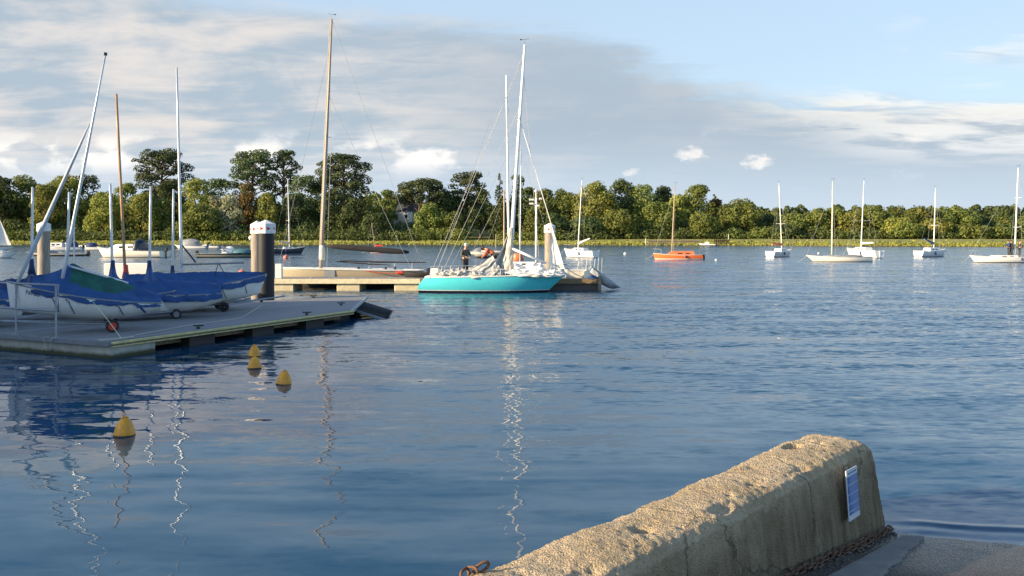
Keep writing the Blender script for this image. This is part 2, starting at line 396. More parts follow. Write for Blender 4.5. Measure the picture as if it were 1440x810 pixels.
gn = np.column_stack([rng.normal(0, .5, n), -np.ones(n), rng.normal(0, .2, n)]); gn /= np.linalg.norm(gn, axis=1)[:, None]
M['tuft'] = mat('marsh_tufts', (.27, .265, .06), .95, var=.3, sc=.25, col2=(.17, .19, .03))
go = bpy.data.objects.new('marsh_grass', leaves_mesh('marsh_grass', gp, gn, .55, [M['tuft']], asp=.8, up=1)); C.objects.link(go)
tag(go, 'yellow green marsh grass tufts along the far water edge', 'grass', kind='stuff')

# ---------------------------------------------------------------- trees
def leafmat(name, c1, c2, tr=.35):
    c1 = tuple(c*1.4 for c in c1); c2 = tuple(c*1.4 for c in c2)
    m_ = bpy.data.materials.new(name); m_.use_nodes = True; g = NT(m_.node_tree); p = g.n['Principled BSDF']
    P = g.new('ShaderNodeTexCoord').outputs['Object']
    n1 = g.noise(P, .35, 4, .6).outputs['Fac']; n2 = g.noise(P, 2.2, 3, .6).outputs['Fac']
    oi = g.new('ShaderNodeObjectInfo').outputs['Random']
    col = g.mix(g.ss(n1, .35, .65), c1, c2)
    hs = g.new('ShaderNodeHueSaturation'); g.l.new(col, hs.inputs['Color'])
    g.l.new(g.m('MULTIPLY_ADD', oi, .03, .487), hs.inputs['Hue'])
    g.l.new(g.m('MULTIPLY', g.m('MULTIPLY_ADD', oi, .5, .75), g.ss(n2, .3, .7, .7, 1.3)), hs.inputs['Value'])
    g.l.new(hs.outputs[0], p.inputs['Base Color']); p.inputs['Roughness'].default_value = .75; p.inputs['Specular IOR Level'].default_value = .25
    tl = g.new('ShaderNodeBsdfTranslucent'); g.l.new(hs.outputs[0], tl.inputs[0])
    ms = g.new('ShaderNodeMixShader'); ms.inputs[0].default_value = tr
    g.l.new(p.outputs[0], ms.inputs[1]); g.l.new(tl.outputs[0], ms.inputs[2])
    g.l.new(ms.outputs[0], g.n['Material Output'].inputs[0])
    return m_
L = {'oak': leafmat('oak_leaves', (.155, .175, .042), (.095, .12, .032)), 'bright': leafmat('lime_leaves', (.22, .21, .045), (.13, .15, .035)),  # the bright kind has yellow-green leaves
     'dark': leafmat('holm_oak_leaves', (.080, .105, .036), (.052, .072, .026)), 'pine': leafmat('pine_needles', (.085, .105, .038), (.045, .065, .028), .25),
     'conifer': leafmat('conifer_needles', (.045, .072, .030), (.03, .045, .02), .12), 'russet': leafmat('russet_leaves', (.17, .105, .04), (.10, .085, .03)),
     'pale': leafmat('pale_willow_leaves', (.36, .35, .25), (.16, .18, .08)), 'field': leafmat('hedge_leaves', (.11, .125, .035), (.06, .08, .028))}
def lobes_leaves(lobes, size, dens):
    Ps = []; Ns = []
    for (c, r) in lobes:
        r = np.array(r); area = 4*pi*((r[0]*r[1])**1.6/3+(r[0]*r[2])**1.6/3+(r[1]*r[2])**1.6/3)**(1/1.6)
        k = max(20, int(area*dens)); d = rng.normal(size=(k, 3)); d /= np.linalg.norm(d, axis=1)[:, None]
        keep = d[:, 2] > -.75; d = d[keep]; k = len(d)
        rad = rng.uniform(.66, 1.06, k)[:, None]**.7
        Ps.append(np.array(c)+d*r*rad); nn = d/r; nn /= np.linalg.norm(nn, axis=1)[:, None]
        nn = nn+rng.normal(0, .42, (k, 3)); nn /= np.linalg.norm(nn, axis=1)[:, None]; Ns.append(nn)
    return np.vstack(Ps), np.vstack(Ns)
def tree(kind, x, y, H, hw, label, group=None, low=.10, name=None, cat='tree'):
    """a tree of height H and half width hw, crown reaching down to low*H"""
    z0 = groundz(x, y)-.15
    nm = name or {'pine': 'pine_tree', 'umbrella': 'umbrella_pine', 'conifer': 'conifer_tree'}.get(kind, 'broadleaf_tree')
    r_ = thing(nm, label, cat, (x, y, z0), 0, group)
    tk = MB(); lobes = []
    rr = lambda a, b: float(rng.uniform(a, b))
    if kind in ('pine', 'umbrella'):
        top = H*.93; lean = rr(-.04, .04)*H; base_c = .46 if kind == 'pine' else .62
        tr = [(0, 0, 0), (lean*.3, 0, H*.3), (lean*.8, rr(-.3, .3), H*.6), (lean, 0, top*.92)]
        tk.path(tr, [H*.024, H*.019, H*.014, H*.006], 8)
        nb = 22 if kind == 'pine' else 17
        for i in range(nb):
            f = i/(nb-1); zc = lerp(H*base_c, H*.95, f**.8)
            an = i*2.4+rr(-.3, .3)
            env = hw*(math.sqrt(max(.05, 1-((f-.35)/.75)**2)) if kind == 'pine' else math.sqrt(max(.04, 1-(f*.93)**2)))
            ex = env*rr(.55, .86)
            c = (lean+ex*cos(an), ex*sin(an), zc)
            rad = hw*rr(.26, .44)
            lobes.append((c, (rad, rad, rad*rr(.40, .6))))
            if rr(0, 1) < .8: lobes.append(((c[0]+rr(-.3, .3)*hw, c[1]+rr(-.3, .3)*hw, c[2]+rr(-.3, .5)), (rad*.6, rad*.6, rad*.28)))
            zb = lerp(H*.42, H*.85, f)
            tk.path([(lean*min(1, zb/H*1.2), 0, zb), (lean+ex*.5*cos(an), ex*.5*sin(an), lerp(zb, zc, .6)), (c[0], c[1], zc-rad*.15)], [H*.009, H*.006, H*.003], 5)
        lobes.append(((lean, 0, H*.95), (hw*.42, hw*.42, H*.05)))
        size, dens, lm = .55, 5.0, L['pine']
    elif kind == 'conifer':
        tk.path([(0, 0, 0), (0, 0, H*.95)], [H*.02, H*.004], 8)
        for i in range(26):
            f = i/25; zc = lerp(H*.12, H*.96, f); env = hw*(1-f)**.75
            for k in range(3 if f < .8 else 1):
                an = rr(0, 6.28); c = (env*.6*cos(an), env*.6*sin(an), zc); lobes.append((c, (max(.5, env*.5), max(.5, env*.5), max(.4, env*.26))))
        size, dens, lm = .5, 3.6, L['conifer']
    else:
        tk.path([(0, 0, 0), (rr(-.3, .3), 0, H*.25), (rr(-.5, .5), rr(-.3, .3), H*.6)], [H*.032, H*.024, H*.010], 8)
        cz = H*(1+low)/2; hz = H*(1-low)/2
        N = 24
        for i in range(N):
            while True:
                d = rng.normal(size=3); d /= np.linalg.norm(d)
                if d[2] > -.85 and d[1] < .75: break
            rad = hw*rr(.30, .46); fr = rr(.60, .82)
            wz = 1.0 if d[2] > 0 else .95
            c = (d[0]*hw*fr, d[1]*hw*fr*.9, cz+d[2]*hz*(1-rad/hz*.8)*wz)
            lobes.append((c, (rad, rad, rad*rr(.62, .85))))
            if i % 3 == 0: tk.path([(0, 0, H*rr(.22, .4)), (c[0]*.5, c[1]*.5, lerp(H*.35, c[2], .6)), c], [H*.012, H*.007, H*.003], 5)
        lobes.append(((0, 0, cz), (hw*.72, hw*.6, hz*.80)))
        for k in range(3): lobes.append(((rr(-.35, .35)*hw, 0, H*.97-hw*rr(.26, .36)), (hw*.36, hw*.36, hw*.30)))
        for k in range(6):
            sx = -1 if k % 2 else 1; lobes.append(((sx*hw*rr(.45, .75), -hw*rr(0, .3), H*rr(.12, .6)), (hw*.42, hw*.4, hw*.36)))
        size, dens, lm = .58, 3.3, L[kind]
    P, N_ = lobes_leaves(lobes, size, dens)
    tk.build('trunk', M['bark'], r_, smooth=True)
    me = leaves_mesh('crown', P, N_, size, [lm]); o = bpy.data.objects.new('crown', me); C.objects.link(o); o.parent = r_
    return r_
G1 = 'trees along the far shore'
# (photo x, photo y of the top, half width in photo px, kind, distance, label)
TREES = [
 (-25, 236, 30, 'dark', 262, 'dark evergreen tree at the left end of the far shore, cut by the frame edge'),
 (2, 247, 17, 'dark', 258, 'dark bushy tree on the far shore at the left edge, above the white sail'),
 (32, 245, 24, 'oak', 264, 'round olive oak rising left of the first short grey mast'),
 (62, 256, 17, 'bright', 256, 'lime green tree behind the short grey mast at far left'),
 (96, 242, 26, 'bright', 262, 'large lime green oak behind the tilted furled jib and leaning dinghy mast'),
 (122, 243, 20, 'dark', 268, 'dark domed tree right behind the leaning dinghy mast'),
 (146, 268, 20, 'bright', 252, 'lower lime tree just right of the leaning dinghy mast'),
 (179, 255, 18, 'oak', 262, 'olive oak behind the varnished dinghy mast'),
 (201, 268, 17, 'bright', 252, 'yellow green tree behind the short mast with blue boot, below the left pine'),
 (227, 211, 33, 'pine', 272, 'tall spreading pine behind the tallest grey dinghy mast'),
 (238, 252, 18, 'dark', 264, 'dark evergreen under the tall pine behind the grey dinghy mast'),
 (222, 276, 17, 'oak', 254, 'olive tree low below the leftmost tall pine'),
 (279, 248, 20, 'bright', 260, 'round lime green tree right of the tall grey dinghy mast'),
 (306, 247, 20, 'dark', 268, 'dark evergreen between the lime tree and the pair of tall pines'),
 (283, 285, 24, 'oak', 250, 'low dark green oak under the round lime tree'),
 (352, 211, 28, 'pine', 270, 'tall pine left of the pair rising above the capped mooring piles'),
 (346, 256, 13, 'russet', 262, 'russet tinged tree under the pines behind the mooring piles'),
 (322, 271, 15, 'pale', 252, 'pale flowering silver green tree on the far shore left of the mooring piles'),
 (300, 273, 10, 'pale', 254, 'small pale green tree next to the silver flowering tree'),
 (375, 269, 13, 'bright', 254, 'small lime tree directly behind the capped mooring piles'),
 (399, 210, 19, 'pine', 272, 'slimmer tall pine just right of the capped mooring piles'),
 (430, 243, 25, 'dark', 266, 'wide dark evergreen left of the tall wooden mast'),
 (416, 272, 20, 'dark', 258, 'dark tree behind the small dark blue sloop at anchor'),
 (484, 216, 32, 'pine', 270, 'tallest spreading pine just right of the tall wooden mast'),
 (468, 268, 20, 'dark', 258, 'dark tree low under the pine by the tall wooden mast'),
 (500, 276, 20, 'dark', 256, 'dark leafy tree below the right side of the spreading pine'),
 (524, 267, 14, 'bright', 266, 'lime tree between the spreading pine and the umbrella pine'),
 (545, 265, 12, 'oak', 262, 'small olive tree left of the house roof'),
 (530, 296, 17, 'dark', 252, 'low dark tree behind the small sloop, left of the house'),
 (588, 253, 31, 'umbrella', 262, 'flat topped umbrella pine standing over the house'),
 (603, 283, 16, 'oak', 254, 'olive tree right of the house, below the umbrella pine'),
 (627, 268, 20, 'dark', 266, 'dark evergreen between the umbrella pine and the next pine'),
 (655, 242, 22, 'pine', 268, 'medium pine behind the shrouds of the turquoise yacht'),
 (676, 264, 16, 'dark', 264, 'dark evergreen behind the left shrouds of the turquoise yacht mast'),
 (636, 296, 15, 'oak', 254, 'olive tree below the medium pine behind the yacht backstays'),
 (703, 242, 13, 'conifer', 262, 'pointed conifer directly left of the turquoise yacht mast'),
 (727, 243, 12, 'dark', 268, 'narrow dark tree immediately right of the turquoise yacht mast'),
 (745, 262, 16, 'dark', 264, 'dark round tree left of the slender camera pole top'),
 (703, 292, 14, 'dark', 254, 'low dark tree behind the foot of the yacht mast'),
 (768, 264, 17, 'oak', 262, 'olive tree right of the slender camera pole'),
 (749, 292, 13, 'oak', 252, 'low leafy olive tree behind the slender camera pole'),
 (793, 263, 18, 'oak', 262, 'olive oak between the right mooring pile and the white sloop mast'),
 (778, 298, 17, 'dark', 252, 'low dark tree behind the right white capped pile'),
 (836, 252, 27, 'bright', 260, 'large lime green oak behind the small white sloop mast'),
 (826, 302, 20, 'dark', 250, 'low dark tree behind the hull of the small white sloop'),
 (874, 250, 20, 'dark', 264, 'tall dark green oak right of the large lime oak'),
 (905, 257, 18, 'oak', 262, 'olive oak left of the orange boat mast'),
 (872, 292, 20, 'oak', 250, 'lower olive tree in front of the tall dark oak'),
 (930, 260, 17, 'dark', 266, 'dark crowned tree just left of the orange boat mast top'),
 (925, 282, 19, 'oak', 252, 'lower round tree behind the shrouds of the orange boat'),
 (951, 271, 15, 'bright', 258, 'lime topped tree right of the orange boat mast'),
 (981, 258, 19, 'oak', 260, 'tall peaked tree right of the orange boat mast'),
 (1008, 278, 14, 'russet', 262, 'brownish tree between the peaked tree and the last tall oak'),
 (990, 296, 18, 'oak', 250, 'lower leafy tree above the dark timber jetty'),
 (1041, 278, 24, 'oak', 256, 'last tall round oak before the gap left of the white sloop'),
 (1075, 301, 20, 'dark', 262, 'low dark tree in the dip behind the white sloop with red cover'),
 (1113, 298, 22, 'oak', 256, 'low oak right of the white sloop with red cover'),
 (1100, 314, 18, 'dark', 250, 'dark bush like tree behind the mast of the white sloop with red cover'),
 (1146, 291, 22, 'oak', 256, 'round oak left of the mast of the long low classic yacht'),
 (1173, 290, 17, 'oak', 258, 'round oak behind the mast of the long low classic yacht'),
 (1195, 297, 17, 'bright', 254, 'small lime oak between the two neighbouring white masts'),
 (1228, 287, 24, 'oak', 256, 'broad oak right of the white yacht with two crosstrees'),
 (1256, 287, 20, 'oak', 260, 'second broad oak right of the white yacht with crosstrees'),
 (1262, 303, 18, 'bright', 250, 'low yellow green tree in front of the broad oaks'),
 (1293, 288, 23, 'oak', 256, 'round oak left of the mast of the sloop with blue sail cover'),
 (1278, 310, 17, 'oak', 248, 'low tree left of the sloop with blue sail cover'),
 (1316, 305, 17, 'bright', 250, 'low lime tree behind the sloop with blue sail cover'),
 (1340, 289, 27, 'oak', 258, 'broad domed oak right of the sloop with blue sail cover'),
 (1373, 299, 20, 'dark', 262, 'dark oak sloping down to the right beyond the domed oak'),
 (1365, 314, 20, 'oak', 250, 'low scrubby oak below the broad dome on the right'),
 (1402, 303, 19, 'oak', 262, 'low oak left of the right hand racing yacht mast'),
 (1430, 291, 12, 'conifer', 262, 'dark upright tree beside the right hand racing yacht mast'),
 (1455, 300, 24, 'oak', 260, 'oak at the right end of the far shore, cut by the frame edge'),
 (1400, 318, 18, 'oak', 250, 'low bushy tree left of the crew on the racing yacht'),
]
for (px, ty, hw, kd, D, lab) in TREES:
    x = (px-720)/FPX*D; H = EYE+(HOR-ty)/FPX*D-groundz(x, D)+.15
    low = .04 if kd not in ('pine', 'umbrella') else .5
    tree(kd, x, D, H, hw*1.22/FPX*D, lab, G1, low)

# undergrowth at the wood's foot and the wood behind, seen only as masses
def mass(name, label, n, xr, yf, hf, size, mats, skip=None, lift=0):
    Ps = []; Ns = []; lob = []
    x = xr[0]
    while x < xr[1]:
        r = rng.uniform(1.3, 3.0)
        if not (skip and skip(x)):
            y = yf(x)+rng.uniform(-1.5, 1.5); h = hf(x)*rng.uniform(.6, 1.2)
            lob.append(((x, y, groundz(x, y)+h*.42), (r, r*.9, h*.6)))
        x += r*n
    P, N_ = lobes_leaves(lob, size, 3.4)
    mi = ((np.sin(P[:, 0]*.21)+np.sin(P[:, 0]*.083+2)+rng.normal(0, .3, len(P))) > .5).astype(int)
    o = bpy.data.objects.new(name, leaves_mesh(name, P, N_, size, mats, mi=mi)); C.objects.link(o)
    tag(o, label, 'undergrowth' if 'under' in name else 'woodland', kind='stuff')
glade = lambda x: (655-720)/FPX*250 < x < (699-720)/FPX*250
mass('undergrowth', 'low dark scrub along the foot of the far trees', .5, (-190, 190), lambda x: 249, lambda x: 3.0, .5, [L['field'], L['oak']], glade)
mass('undergrowth', 'second belt of scrub between the far trunks', .5, (-190, 190), lambda x: 256, lambda x: 5.0, .6, [L['dark'], L['field']], glade)
mass('woodland', 'dense dark wood filling in behind the shore trees', .55, (-230, 235), lambda x: 284, lambda x: (11.5 if x < 66 else 5.0), .9, [L['dark'], L['dark']], lambda x: (645-720)/FPX*284 < x < (706-720)/FPX*284)
mass('woodland', 'distant wood on the rising ground', .6, (-260, 265), lambda x: 330, lambda x: (11 if x < 66 else 6.0), 1.1, [L['dark'], L['oak']])
# sunlit meadow slope seen in the glade between the trunks
md = MB(); md.grid(lambda a, b: (lerp(-22, 2, a), lerp(262, 300, b), lerp(groundz(-10, 262)+.3, 5.6, b)+.1*sin(a*9)), 12, 8)
tag(md.build('meadow', M['marsh'], smooth=True), 'bright meadow slope seen through the gap in the trees', 'ground', kind='structure')

# house among the trees
def house():
    D = 268; c = at(570, 300, D); gz = groundz(c.x, D)
    h = thing('house', 'white walled house with dark slate roof half hidden below the umbrella pine', 'house', (c.x, D, gz), R(-12))
    z = c.z-gz+.6
    w_ = MB(); w_.box((0, 0, z/2-.3), (6.4, 6, z+.6)); w_.prism([(-3.2, -2.99), (-3.2, 2.99), (-3.19, 2.99), (-3.19, -2.99)], z, z+.1)
    w_.build('wall', M['whitedk'], h)
    rf = MB(); rf.add([(-3.6, -3.4, z-.1), (3.6, -3.4, z-.1), (3.6, 3.4, z-.1), (-3.6, 3.4, z-.1), (-2.6, 0, z+3.0), (2.6, 0, z+3.0)],
                      [(0, 1, 5, 4), (2, 3, 4, 5), (1, 2, 5), (3, 0, 4), (0, 3, 2, 1)])
    rf = rf.build('roof', mat('slate_roof', (.06, .07, .09), .7, var=.2, sc=6), h)
    MB().box((-2.3, 0, z+3.2), (.8, .8, 1.6)).build('chimney', mat('brick', (.28, .12, .08), .9, sc=9), rf)
    for xx in (-1.8, 1.2):
        f = MB().box((xx, -3.02, z-1.6), (1.1, .08, 1.3)).build('window', M['whitedk'], h)
        MB().box((xx, -3.07, z-1.6), (.9, .04, 1.1)).build('pane', M['glass'], f)
house()

# ---------------------------------------------------------------- slipway and rough concrete wall in the foreground
WL0 = Vector((3.9, 9.18)); WLD = Vector((.968, -.25)).normalized(); WLN = Vector((WLD.y, -WLD.x))   # waterline, and uphill direction
def slipz(x, y): return .102*(Vector((x, y))-WL0).dot(WLN)
wdir = Vector((-.651, -.759)).normalized(); wside = Vector((.759, -.651)).normalized()          # along the wall towards the viewer; towards the slip
WE = Vector((3.28, 9.9))                                                                          # far left corner of the wall top
def slip_mat():
    m_ = bpy.data.materials.new('slipway_concrete'); m_.use_nodes = True; g = NT(m_.node_tree); p = g.n['Principled BSDF']
    P = g.new('ShaderNodeTexCoord').outputs['Object']; z = g.xyz(P)[2]
    n1 = g.noise(P, 1.1, 7, .65).outputs['Fac']; n2 = g.noise(P, 14, 7, .7).outputs['Fac']
    vo = g.new('ShaderNodeTexVoronoi'); g.l.new(P, vo.inputs['Vector']); vo.inputs['Scale'].default_value = 38
    c = g.mix(g.ss(n1, .35, .65), (.066, .050, .036), (.10, .085, .070))
    c = g.mix(g.ss(n2, .45, .7), c, (.10, .08, .055))
    wet = g.ss(g.m('ADD', z, g.m('MULTIPLY', g.m('SUBTRACT', n1, .5), .16)), .03, .26)
    c = g.mix(wet, g.mix(.6, c, (.03, .03, .028)), c)
    g.l.new(c, p.inputs['Base Color'])
    g.l.new(g.m('MULTIPLY_ADD', wet, .70, .14), p.inputs['Roughness']); g.l.new(g.m('MULTIPLY_ADD', wet, -.35, .5), p.inputs['Specular IOR Level'])
    b = g.new('ShaderNodeBump'); b.inputs['Distance'].default_value = .014
    g.l.new(g.m('ADD', n2, g.m('MULTIPLY', vo.outputs['Distance'], .9)), b.inputs['Height']); g.l.new(b.outputs[0], p.inputs['Normal'])
    return m_
sb = MB()
def slipfn(a, b):
    # a across to the right of the wall base, b uphill from under water
    base = WE+wside*.75+wdir*lerp(-1.6, 12, b)
    right = base+wside*lerp(0, 1, a)*14
    x, y = right; z = slipz(x, y)+.016*noise.noise(Vector((x*1.3, y*1.3, 0)))+.006*noise.noise(Vector((x*6, y*6, 0)))
    return (x, y, z)
sb.grid(slipfn, 150, 150)
tag(sb.build('slipway', slip_mat(), smooth=True), 'rough concrete slipway running into the water', 'slipway', kind='structure')
# a low wavelet running up to the slipway
wv = MB()
def wavefn(a, b):
    s_ = lerp(-.05, 12, a); off = .38+.10*sin(s_*.9)+.06*noise.noise(Vector((s_*1.7, 1, 0))); d = lerp(-.5, .5, b)
    p = WL0+WLD*s_-WLN*(off+d); amp = .022*(.6+.6*noise.noise(Vector((s_*.8, 3, 0))))*min(1, (s_+.05)/.6+.2)
    k = math.exp(-(d/.085)**2)+.45*math.exp(-((d+.26)/.10)**2)
    return (p.x, p.y, amp*k-.004*(abs(d)*2)**4+.0005)
wv.grid(wavefn, 160, 50); tag(wv.build('wavelet', bpy.data.materials['harbour_water'], smooth=True), 'small wavelet lapping at the slipway', 'water', kind='structure')
# smoother strip of concrete laid on the slip, with the broken edge beside it
st = MB()
A_ = Vector((at(1298, 757, 8.3).x, 8.3)); 
p0 = Vector(onwater(1300, 757)[:2]); p1 = Vector((at(1170, 812, 7.5).x, 7.5))
def on_slip(px, py):
    # point of the slip plane seen at a photo position
    d = Vector(((px-720)/FPX, 1, -(py-HOR)/FPX)); lo, hi = 1., 60.
    for _ in range(50):
        mid = (lo+hi)/2; q = Vector((0, 0, EYE))+d*mid
        if q.z > slipz(q.x, q.y): lo = mid
        else: hi = mid
    return Vector((0, 0, EYE))+d*lo
sa, sb_ = on_slip(1268, 757), on_slip(1130, 830); sc_, sd = on_slip(1300, 757), on_slip(1222, 830)
def stripfn(a, b):
    l = sa.lerp(sb_, b); r = sc_.lerp(sd, b); p = l.lerp(r, a)
    jj = .05*noise.noise(Vector((b*9, 2, 0)))+.02*noise.noise(Vector((b*31, 2, 0))) if a > .8 else .012*noise.noise(Vector((b*9, 7, 0)))
    p = p+Vector((jj, 0, 0)); e = min(a, 1-a)*2
    return (p.x, p.y, slipz(p.x, p.y)+(.028 if .02 < a < .98 else -.01)+.004*noise.noise(Vector((p.x*8, p.y*8, 1))))
st.grid(stripfn, 20, 70)
M['strip'] = mat('smooth_grey_concrete', (.22, .205, .185), .85, var=.15, sc=4, bump=.004, bsc=60)
tag(st.build('slipway_strip', M['strip'], smooth=True), 'paler smooth concrete strip down the slipway', 'slipway', kind='structure')

def wall_mat():
    m_ = bpy.data.materials.new('weathered_aggregate_concrete'); m_.use_nodes = True; g = NT(m_.node_tree); p = g.n['Principled BSDF']
    P = g.new('ShaderNodeTexCoord').outputs['Object']; z = g.xyz(P)[2]
    n1 = g.noise(P, 2.2, 8, .65).outputs['Fac']; n2 = g.noise(P, 26, 8, .72).outputs['Fac']; n3 = g.noise(g.scale(P, (5, 5, .7)), 2, 6, .6).outputs['Fac']
    vo = g.new('ShaderNodeTexVoronoi'); g.l.new(P, vo.inputs['Vector']); vo.inputs['Scale'].default_value = 60
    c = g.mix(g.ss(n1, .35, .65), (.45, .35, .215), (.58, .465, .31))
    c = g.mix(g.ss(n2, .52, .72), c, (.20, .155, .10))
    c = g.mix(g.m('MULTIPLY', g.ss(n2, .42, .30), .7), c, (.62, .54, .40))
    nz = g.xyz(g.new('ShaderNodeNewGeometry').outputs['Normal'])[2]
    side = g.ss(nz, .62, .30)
    side_col = g.mix(g.ss(n3, .35, .7), (.20, .148, .088), (.34, .26, .165))  # steep sides get a browner, darker colour than the top
    c = g.mix(g.m('MULTIPLY', side, g.ss(g.m('ADD', z, g.m('MULTIPLY', g.m('SUBTRACT', n1, .5), .5)), 1.15, .35)), c, side_col)
    vs_ = g.new('ShaderNodeTexVoronoi'); g.l.new(P, vs_.inputs['Vector']); vs_.inputs['Scale'].default_value = 34
    stn = g.m('MULTIPLY', g.ss(vs_.outputs['Distance'], .34, .22), g.ss(g.noise(P, 5, 3, .5).outputs['Fac'], .48, .60))
    sc2 = g.new('ShaderNodeSeparateColor'); g.l.new(vs_.outputs['Color'], sc2.inputs[0])
    c = g.mix(g.m('MULTIPLY', stn, .6), c, g.mix(sc2.outputs[0], (.16, .13, .10), (.58, .50, .38)))
    ck = g.new('ShaderNodeTexVoronoi', feature='DISTANCE_TO_EDGE'); g.l.new(g.scale(g.mix(.25, P, g.noise(P, 3, 4, .6).outputs['Color']), (1, 1, 1)), ck.inputs['Vector']); ck.inputs['Scale'].default_value = .75
    crack = g.m('MULTIPLY', g.ss(ck.outputs['Distance'], .008, .002), .55)
    c = g.mix(crack, c, (.05, .04, .03))
    g.l.new(c, p.inputs['Base Color']); p.inputs['Roughness'].default_value = .92; p.inputs['Specular IOR Level'].default_value = .25
    b = g.new('ShaderNodeBump'); b.inputs['Distance'].default_value = .032
    g.l.new(g.m('ADD', g.m('ADD', n2, n3), g.m('MULTIPLY', vo.outputs['Distance'], .55)), b.inputs['Height']); g.l.new(b.outputs[0], p.inputs['Normal'])
    return m_
# cross section (offset across, height), left foot -> over the top -> right foot
TOPZ = .93
SEC = [(-.16, -.5), (-.10, .0), (-.06, .3), (-.02, .6), (.02, .82), (.07, .90), (.16, TOPZ), (.30, TOPZ+.005), (.45, TOPZ), (.58, TOPZ-.01), (.67, .895), (.735, .83), (.77, .70), (.80, .45), (.84, .15), (.87, -.1), (.90, -.5)]
def secpt(t):
    k = t*(len(SEC)-1); i = min(int(k), len(SEC)-2); f = k-i
    return lerp(SEC[i][0], SEC[i+1][0], f), lerp(SEC[i][1], SEC[i+1][1], f)
HOLES = [(.95, .25, .13, .06, .10), (.6, .38, .05, .04, .05), (4.05, .42, .07, .07, .06), (2.4, .52, .06, .05, .03), (1.6, .60, .12, .05, .03), (5.0, .58, .16, .05, .03), (3.2, .62, .14, .05, .03)]
def wallfn(a, b):
    s = a*8.5-.02
    off, z = secpt(b)
    # rounded far end
    e = max(0, (.16-s)/.18); cx = .37
    off = cx+(off-cx)*(1-.16*e*e); z = z-(.08*e*e if z > .5 else 0)
    s2 = s-(.10*max(0, .9-z) if s < .3 else 0)
    p = WE+wdir*s2+wside*off
    q = Vector((p.x, p.y, z))
    nrm = Vector((wside.x*(off-cx), wside.y*(off-cx), .5 if z > .8 else 0)).normalized()
    d = .030*noise.noise(q*1.6)+.009*noise.noise(q*5)+.009*noise.noise(q*13)+.010*noise.noise(q*31)-.05*max(0, noise.noise(q*8+Vector((5, 0, 0)))-.38)
    if z < .8: d *= .55
    q += nrm*d
    if z > .8:
        q.z += .022*noise.noise(Vector((s*.8, 4.4, off)))
        for hs, ho, rs, ro, dp in HOLES:
            k = ((s-hs)/rs)**2+((off-ho)/ro)**2
            if k < 1.6: q.z -= dp*max(0, 1-k/1.6)**.6*(1+.4*noise.noise(q*20))
    return q
wb = MB(); wb.grid(wallfn, 340, 110)
nU, nV = 340, 110
wb.f.append(tuple(range(0, nV+1))); wb.mi.append(0)
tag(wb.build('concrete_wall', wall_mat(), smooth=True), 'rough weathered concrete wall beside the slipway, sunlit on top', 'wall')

# notice on the wall face
def sign():
    sx, sy, hh = 1196, 679, .59
    s = .98
    c2 = WE+wdir*s+wside*.86
    t = thing('notice_board', 'blue and white slipway notice fixed to the end of the concrete wall', 'sign')
    # face frame: right = towards far end, up = leaning slightly with the wall
    r_ = Vector((-wdir.x, -wdir.y, 0)); n_ = Vector((wside.x, wside.y, .07)).normalized(); up = n_.cross(r_); up = up if up.z > 0 else -up
    rot = Matrix((r_, n_, up)).transposed()
    t.matrix_world = Matrix.Translation((c2.x, c2.y, .585)) @ rot.to_4x4()
    w_, h_ = .285, .48
    blue = mat('sign_blue', (.03, .12, .40), .45, var=.08, sc=20); wh = mat('sign_white', (.62, .64, .68), .45, var=.05)
    MB().box((0, 0, 0), (w_, .012, h_), ch=.003).build('panel', wh, t)
    z = h_/2-.062
    fields = [.08, .09, .09, .07, .038]
    return t, w_, h_, blue, wh, z, fields
t_, w_, h_, blue, wh, z_, fields = sign()
# title bar then four blue fields, each filled with rows of small print (too small to read in the photo)
for k, fh in enumerate(fields):
    zc = z_-fh/2
    MB().box((0, .0075, zc), (w_-.02, .004, fh-.008)).build('blue_field', blue, t_)
    rows = MB()
    nr = max(2, int(fh/.020))
    for i in range(nr):
        zz_ = zc+(fh/2)-.016-i*(fh-.022)/max(1, nr-1)*.98
        x = w_/2-.03
        while x > -w_/2+.05+rng.uniform(0, .05):
            wl_ = rng.uniform(.012, .034); rows.box((x-wl_/2, .0102, zz_), (wl_, .0012, .0055)); x -= wl_+.007
    rows.build('small_print', wh, t_)
    z_ -= fh
ttl = MB()
for i in range(5): ttl.box((w_/2-.045-i*.047, .0065, h_/2-.036), (.036, .0014, .014))
ttl.build('heading', blue, t_)

# rusty chain along the foot of the wall
ch = thing('chain', 'heavy rusty chain lying along the foot of the concrete wall', 'chain')
lk = MB(); pr = [(0.040*cos(a)+(.017 if cos(a) > 0 else -.017), .028*sin(a), 0) for a in [2*pi*i/14 for i in range(14)]]
pr.append(pr[0]); lk.path(pr, .010, 7, cap=False)
lkm = None; s = .10
i = 0
while s < 4.9:
    off = .905+.028*sin(s*2.3)+.012*sin(s*7)+.03*max(0, s-2)*.3
    p = WE+wdir*s+wside*off
    if lkm is None: o = lk.build('link', M['rust'], ch, smooth=True); lkm = o
    else: o = lkm.copy(); C.objects.link(o); o.parent = ch
    zz_ = slipz(p.x, p.y)
    o.location = (p.x, p.y, max(zz_, -.02)+.035+.008*sin(i*1.7))
    o.rotation_euler = (R(55 if i % 2 else -38)+rng.normal(0, .15), rng.normal(0, .1)+.07, math.atan2(wdir.y, wdir.x)+rng.normal(0, .16))
    s += .068; i += 1
ch2 = thing('chain_end', 'short end of rusty chain on the left edge of the wall', 'chain')
for k in range(3):
    o = lkm.copy(); C.objects.link(o); o.parent = ch2; p = Vector((-.30+.05*k, 5.66+.02*k))
    o.location = (p.x, p.y, .93+.012*k); o.rotation_euler = (R(70), .3*k, 1.2+k)

